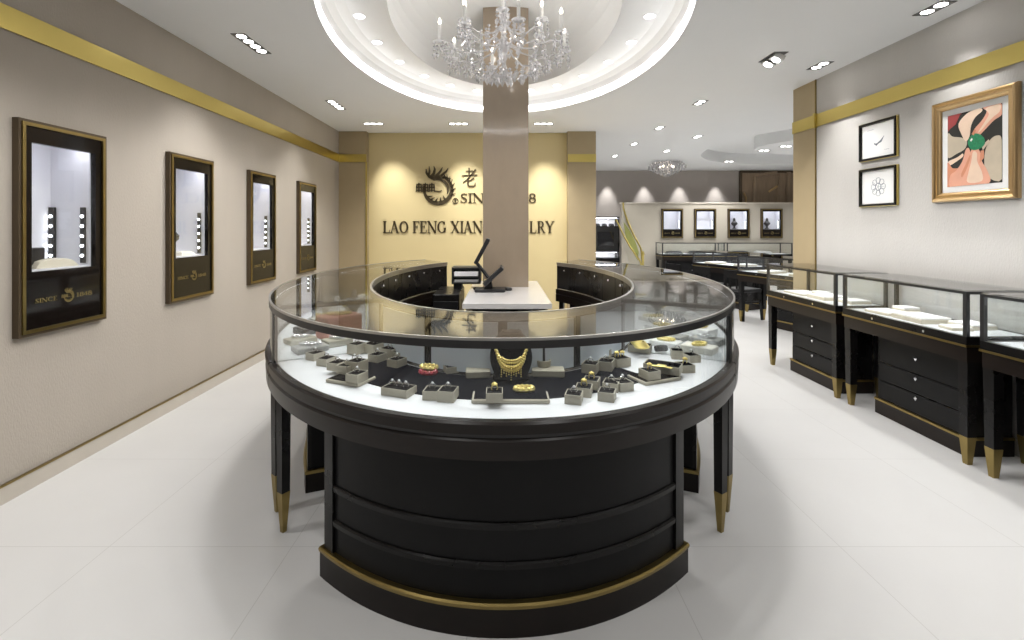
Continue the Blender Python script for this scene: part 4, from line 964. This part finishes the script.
# flat white display boards inside them
def slab(x, y, deg, sx, sy, sz, z, lab, m='cream'):
    t = thing('display_board', lab, 'display board', (x, y, z), R(deg))
    MB().bev(-sx/2, sx/2, -sy/2, sy/2, 0, sz*.7, .002).build('board', M['beige'], t); MB().bev(-sx/2+.003, sx/2-.003, -sy/2+.003, sy/2-.003, sz*.7, sz, .002).build('cover', M['paper'], t)
    return t
DZC = .756
for args in ((2.90, 4.66, 2, .20, .30, .02, 'white display board in the far right showcase, farthest back'), (2.98, 4.52, 8, .10, .12, .045, 'small raised white pad at the back of the far right showcase'),
             (2.92, 4.34, -3, .22, .26, .035, 'large white display board in the middle of the far right showcase'), (2.98, 4.10, 5, .18, .16, .03, 'nearest white display board in the far right showcase'),
             (2.87, 3.60, 3, .18, .22, .024, 'farthest white display board in the middle right showcase'), (3.02, 3.62, 0, .12, .12, .05, 'raised white pad at the wall side of the middle right showcase'),
             (2.88, 3.33, -2, .20, .26, .040, 'thick white display board at the center of the middle right showcase'), (3.00, 3.09, 4, .17, .16, .034, 'white display board beside the thick one in the middle right showcase'),
             (2.86, 3.05, -8, .12, .12, .022, 'small low display board near the glass of the middle right showcase'), (2.90, 2.50, 3, .2, .2, .03, 'white display board in the nearest right showcase')):
    x, y, dg, sx, sy, sz, lab = args; slab(x, y, dg, sx, sy, sz, DZC, lab)
# far room showcases
case((4.53, 11.45, 0), 0, 'far glass showcase facing us below the left small wall showcases', L=1.48, D=.5, ped=(.1, .9))
case((6.10, 11.45, 0), 0, 'far glass showcase facing us on the right, partly behind the tan pillar', L=1.55, D=.5, ped=(.1, .9))
def at_line(p, q):
    dx, dy = q[0]-p[0], q[1]-p[1]; return math.atan2(dy, dx), math.hypot(dx, dy)
# their fronts run obliquely towards us; local x from far end to near end
a, L = at_line((3.57, 9.06), (4.02, 7.95)); cx, cy = (3.57+4.02)/2, (9.06+7.95)/2
case((cx, cy, 0), a, 'far slanted glass showcase behind the black stools, farther one', L=L, D=.5, ht=.955, dz=.74, ped=(.2, .9))
a, L = at_line((3.50, 7.20), (3.86, 6.10)); cx, cy = (3.50+3.86)/2, (7.20+6.10)/2
case((cx, cy, 0), a, 'slanted glass showcase beyond the tan pillar, nearer one', L=L, D=.5, ht=.985, dz=.75, ped=(.5, .95))
for i, (x, y, z, lab) in enumerate(((3.86, 8.75, .739, 'farther showcase with slant'), (4.12, 8.2, .739, 'farther showcase with slant, near end'), (3.82, 6.85, .749, 'slanted showcase beyond the pillar'), (4.0, 6.4, .749, 'slanted showcase beyond the pillar, near end'))):
    slab(x, y, 20, .3, .22, .035, z, 'white display board on the deck of the '+lab)
for x, lab, m_ in ((4.15, 'dark necklace tray at the left in the far left facing showcase', 'plastic'), (4.7, 'dark rounded tray in the middle of the far left facing showcase', 'plastic'), (5.75, 'dark tray at the left in the far right facing showcase', 'plastic'), (6.3, 'grey tray in the middle of the far right facing showcase', 'grey')):
    cushion('display_tray', lab, (x, 11.7, .756), 0, .40, .2, .07, M[m_])['category'] = 'display tray'
# stools with backs
def stool(loc, rz, label):
    t = thing('chair', label, 'chair', loc, rz)
    MB().bev(-.19, .19, -.19, .19, .42, .47, .012).build('seat', M['plastic'], t)
    for sx in (-1, 1):
        for sy in (-1, 1): MB().taper(sx*.165, sy*.165, 0, .028, .42, .04, dx=sx*.02, dy=sy*.02).build('leg', M['black'], t)
    mb = MB().box(-.18, .18, .17, .195, .62, .74)
    for x in (-.165, .165): mb.box(x-.018, x+.018, .165, .195, .47, .62)
    for x in (-.06, .06): mb.box(x-.012, x+.012, .172, .19, .47, .62)
    mb.build('backrest', M['black'], t)
    mb = MB().box(-.165, .165, -.18, -.155, .2, .225).box(-.165, .165, .155, .18, .2, .225).box(-.18, -.155, -.155, .155, .26, .285).box(.155, .18, -.155, .155, .26, .285); mb.build('stretcher', M['black'], t)
    return t
st = stool((3.68, 7.40, 0), R(110), 'black low backed chair nearest the pillar in front of the slanted far showcases')
dup(st, (3.50, 8.10, 0), R(108), 'black low backed chair, middle of three by the slanted far showcases')
dup(st, (3.24, 8.75, 0), R(112), 'black low backed chair farthest back by the slanted far showcases')
# black display cabinet left of the stairs
t = thing('display_cabinet', 'tall black display cabinet with lit white shelves beside the staircase', 'cabinet', (2.62, 12.2, 0))
mb = MB().box(-.34, .34, .36, .40, 0, 1.66).box(-.34, -.31, 0, .36, 0, 1.66).box(.31, .34, 0, .36, 0, 1.66).box(-.31, .31, 0, .36, 1.63, 1.66).box(-.31, .31, .0, .36, 0, .62); mb.build('body', M['black'], t)
MB().box(-.31, .31, .02, .36, 1.40, 1.42).box(-.31, .31, .02, .36, .76, .78).build('shelf', M['black'], t)
MB().box(-.305, .305, .35, .358, 1.42, 1.63).build('lit_back', M['white'], t); MB().box(-.305, .305, .35, .358, .62, .76).build('lit_back', M['white'], t)
s_ = MB().box(-.31, .31, .01, .05, .80, 1.40).build('screen', M['plastic'], t); MB().box(-.2, .2, .006, .0095, .92, 1.28).build('screen_glass', M['screen'], s_)
MB().box(-.29, .29, .1, .2, 1.620, 1.628).build('fill_panel', M['nichefill'], t); MB().box(-.29, .29, .1, .2, .752, .759).build('fill_panel', M['nichefill'], t)
for i in range(3): cushion('jewelry_stand', ('left', 'middle', 'right')[i]+' small dark stand on the top shelf of the black display cabinet', (2.44+.18*i, 12.4, 1.421), 0, .14, .1, .07, M['plastic'])
# staircase: curving glass balustrade with a brass handrail
t = thing('stair_railing', 'curved glass stair balustrade with brass handrail descending beside the far partition', 'railing', (3.0, 11.8, 0))
path = [(-.02, .1, 2.0), (-.02, .08, 1.86), (.02, .05, 1.70), (.10, .0, 1.45), (.20, -.05, 1.2), (.30, -.1, 1.0), (.36, -.12, .86), (.38, -.12, .60)]
MB().tube(path, .022, 10).build('handrail', M['brass'], t, smooth=True)
MB().tube([(p[0]-.24+.03*i, p[1]-.25, p[2]-.28) for i, p in enumerate(path[1:])], .02, 10).build('handrail', M['brass'], t, smooth=True)
mb = MB(); n = len(path); vs = []; fs = []
for i, p in enumerate(path):
    for dy in (0, .012): vs += [(p[0], p[1]+dy, p[2]-.02), (p[0]-.02, p[1]+dy, max(.02, p[2]-.85))]
for i in range(n-1): o = i*4; q = o+4; fs += [[o, q, q+1, o+1], [o+2, o+3, q+3, q+2], [o, o+2, q+2, q], [o+1, q+1, q+3, o+3]]
mb.add(vs, fs).build('glass_panel', M['glass'], t)
mb = MB(); vs = []; fs = []; n = 8
for i in range(n+1):
    u = i/n; vs += [(-.10+.36*u+.05*sin(PI*u), -.25, 1.52-.72*u), (-.10+.36*u+.05*sin(PI*u), -.262, 1.52-.72*u), (-.06+.30*u-.03*sin(PI*u), -.25, 1.22-.62*u), (-.06+.30*u-.03*sin(PI*u), -.262, 1.22-.62*u)]
for i in range(n): o = i*4; q = o+4; fs += [[o, q, q+2, o+2], [o+1, o+3, q+3, q+1], [o, o+1, q+1, q], [o+2, q+2, q+3, o+3]]
mb.add(vs, fs).build('glint_ribbon', M['railglint'], t, label='gold green reflections of the stair glass, put into a coloured ribbon')  # coloured ribbon stands for gold green glints in the railing glass
MB().lathe([(.03, 0), (.03, .7), (.045, .74), (.03, .80), (.001, .82)], 12, (.40, -.12, 0)).build('newel_post', M['brass'], t, smooth=True)
# brown relief picture on the far wall
t = thing('relief_picture', 'large brown relief picture of twisting branches on the upper far wall', 'picture', (7.0, FY, 2.42))
MB().box(-.72, .9, -.03, 0, -.5, .42).build('relief_panel', M['brownart'], t)
mb = MB(); frame_ring(mb, 1.7, -.54, .46, .06, -.06, 0); mb.v = [(a+.09, b, c) for a, b, c in mb.v]; mb.build('picture_frame', M['darkbrown'], t)
for pts, r in (([(-.38, -.05, -.5), (-.38, -.06, -.1), (-.36, -.05, .3), (-.1, -.06, .36), (.2, -.05, .42)], .05), ([(.22, -.05, -.5), (.24, -.06, -.1), (.30, -.05, .15), (.28, -.05, .4)], .035), ([(-.62, -.04, -.5), (-.60, -.05, -.25), (-.66, -.05, -.12)], .03), ([(.5, -.05, -.5), (.52, -.05, .42)], .06), ([(.0, -.04, -.1), (.12, -.05, -.02), (.22, -.05, .05)], .03)):
    MB().tube(pts, r, 8).build('branch', M['goldframe'] if r < .032 else M['brownart'], t, smooth=True)
# ------------------------------------------------------------------ chandeliers
CH = (.015, 4.10)
t = thing('crystal_chandelier', 'large crystal chandelier with candle lamps under the oval ceiling recess', 'chandelier', (CH[0], CH[1], 2.61))
o2 = -2.58
def zc(z): return z+o2
MB().lathe([(.004, zc(2.62)), (.02, zc(2.66)), (.035, zc(2.70)), (.018, zc(2.75)), (.03, zc(2.84)), (.05, zc(2.90)), (.022, zc(2.97)), (.02, zc(3.1)), (.05, zc(3.16)), (.02, zc(3.22)), (.015, zc(3.6)), (.07, zc(3.62)), (.07, zc(3.64))], 14).build('central_stem', M['crystal'], t, smooth=True)
bulbs = []
def strand(x, y, ztop, n, size, drop):
    mb = MB(); z = ztop
    for i in range(n):
        mb.octa((x, y, z-size*.5), size*.5, size*1.05); z -= size*1.05
    mb.octa((x, y, z-drop*.4), drop*.33, drop)
    mb.build('crystal_strand', M['crystal'], t)
def armset(n, rad, zcup, ph, zroot, tall):
    for k in range(n):
        a = 2*PI*k/n+ph; ca, sa = cos(a), sin(a)
        path = [(r*ca, r*sa, zc(z)) for r, z in ((.03, zroot), (rad*.25, zroot-.07), (rad*.55, zroot-.11), (rad*.82, zroot-.07), (rad*.98, zcup-.05), (rad, zcup))]
        MB().tube(path, .008, 8).build('arm', M['crystal'], t, smooth=True)
        c = (rad*ca, rad*sa, zc(zcup))
        MB().lathe([(.008, 0), (.045, .012), (.055, .02), (.05, .02), (.012, .008)], 14, c).build('drip_pan', M['crystal'], t, smooth=True)
        MB().lathe([(.013, .008), (.013, tall), (.005, tall+.004)], 10, c).build('candle_tube', M['candle'], t, smooth=True)
        MB().lathe([(.004, tall), (.012, tall+.012), (.014, tall+.024), (.006, tall+.045), (.001, tall+.055)], 10, c).build('bulb', M['flame'], t, smooth=True)
        bulbs.append((c[0]+CH[0], c[1]+CH[1], zcup+tall+.06))
        for q in range(4):
            b = a+q*PI/2+.4; strand(c[0]+.048*cos(b), c[1]+.048*sin(b), c[2]+.012, 2 if q % 2 else 3, .028, .06)
armset(8, .54, 2.88, .2, 2.93, .16)
armset(6, .36, 3.03, .5, 3.07, .12)
for k in range(10):                                              # festoon strands of the lower basket
    a = 2*PI*k/14
    mb = MB()
    fp = [((.50*(1-i/8)+.04*i/8), 2.84-.20*sin(i/8*PI/2)) for i in range(9)]
    mb.tube([(r*cos(a), r*sin(a), zc(z)) for r, z in fp], .003, 5)
    for r, z in fp: mb.octa((r*cos(a), r*sin(a), zc(z)), .016, .040)
    mb.build('crystal_strand', M['crystal'], t)
for rr, n, z0 in ((.47, 18, 2.87), (.38, 16, 2.82), (.28, 12, 2.77), (.17, 9, 2.73), (.07, 5, 2.71)):
    for k in range(n):
        a = 2*PI*k/n+rr*7; strand(rr*cos(a), rr*sin(a), zc(z0), 2, .032, .066)
for k in range(12):
    a = 2*PI*k/12+.1; strand(.15*cos(a), .15*sin(a), zc(3.06), 4, .030, .06)
for (x, y, z) in bulbs[::1]:
    l = bpy.data.lights.new('bulb_glow', 'POINT'); l.energy = .5; l.color = (1, .97, .93); l.shadow_soft_size = .03
    o = bpy.data.objects.new('bulb_glow', l); COL.objects.link(o); o.location = (x, y, z+.05)
# far chandelier
fd = 10.9; fx = (667-VX)*fd/F
t = thing('crystal_chandelier', 'small bowl shaped crystal chandelier hanging in the far room', 'chandelier', (fx, fd, 2.5))
MB().lathe([(.05, .345), (.30, .35), (.30, .382), (.05, .382)], 24).build('ceiling_plate', M['chrome'], t, smooth=True)
for j, (r, n) in enumerate(((.40, 26), (.33, 20), (.25, 16), (.16, 11), (.07, 5))):
    for k in range(n):
        a = 2*PI*k/n; zt = .345-.0*j; zb = .16-.035*j; mb = MB(); z = zt; m_ = 5+j
        for i in range(m_): mb.octa((r*cos(a)*(.8+.2*sin(PI*i/m_)), r*sin(a)*(.8+.2*sin(PI*i/m_)), z-(zt-zb)*i/m_), .018, .045)
        mb.build('crystal_strand', M['crystal'], t)
for k in range(5): MB().ball((.15*cos(2*PI*k/5), .15*sin(2*PI*k/5), .26), .022).build('bulb', M['flame'], t)
# ------------------------------------------------------------------ world and view
w = bpy.data.worlds.new('world'); SC.world = w; w.use_nodes = True
bg = w.node_tree.nodes['Background']; bg.inputs[0].default_value = (.95, .97, 1, 1); bg.inputs[1].default_value = .3
SC.view_settings.view_transform = 'Standard'; SC.view_settings.look = 'None'; SC.view_settings.gamma = 1.; SC.view_settings.use_curve_mapping = False
SC.view_settings.exposure = .12
SC.cycles.max_bounces = 14; SC.cycles.transparent_max_bounces = 24; SC.cycles.sample_clamp_indirect = 4.
SC.cycles.caustics_reflective = False; SC.cycles.caustics_refractive = False; SC.cycles.use_denoising = True
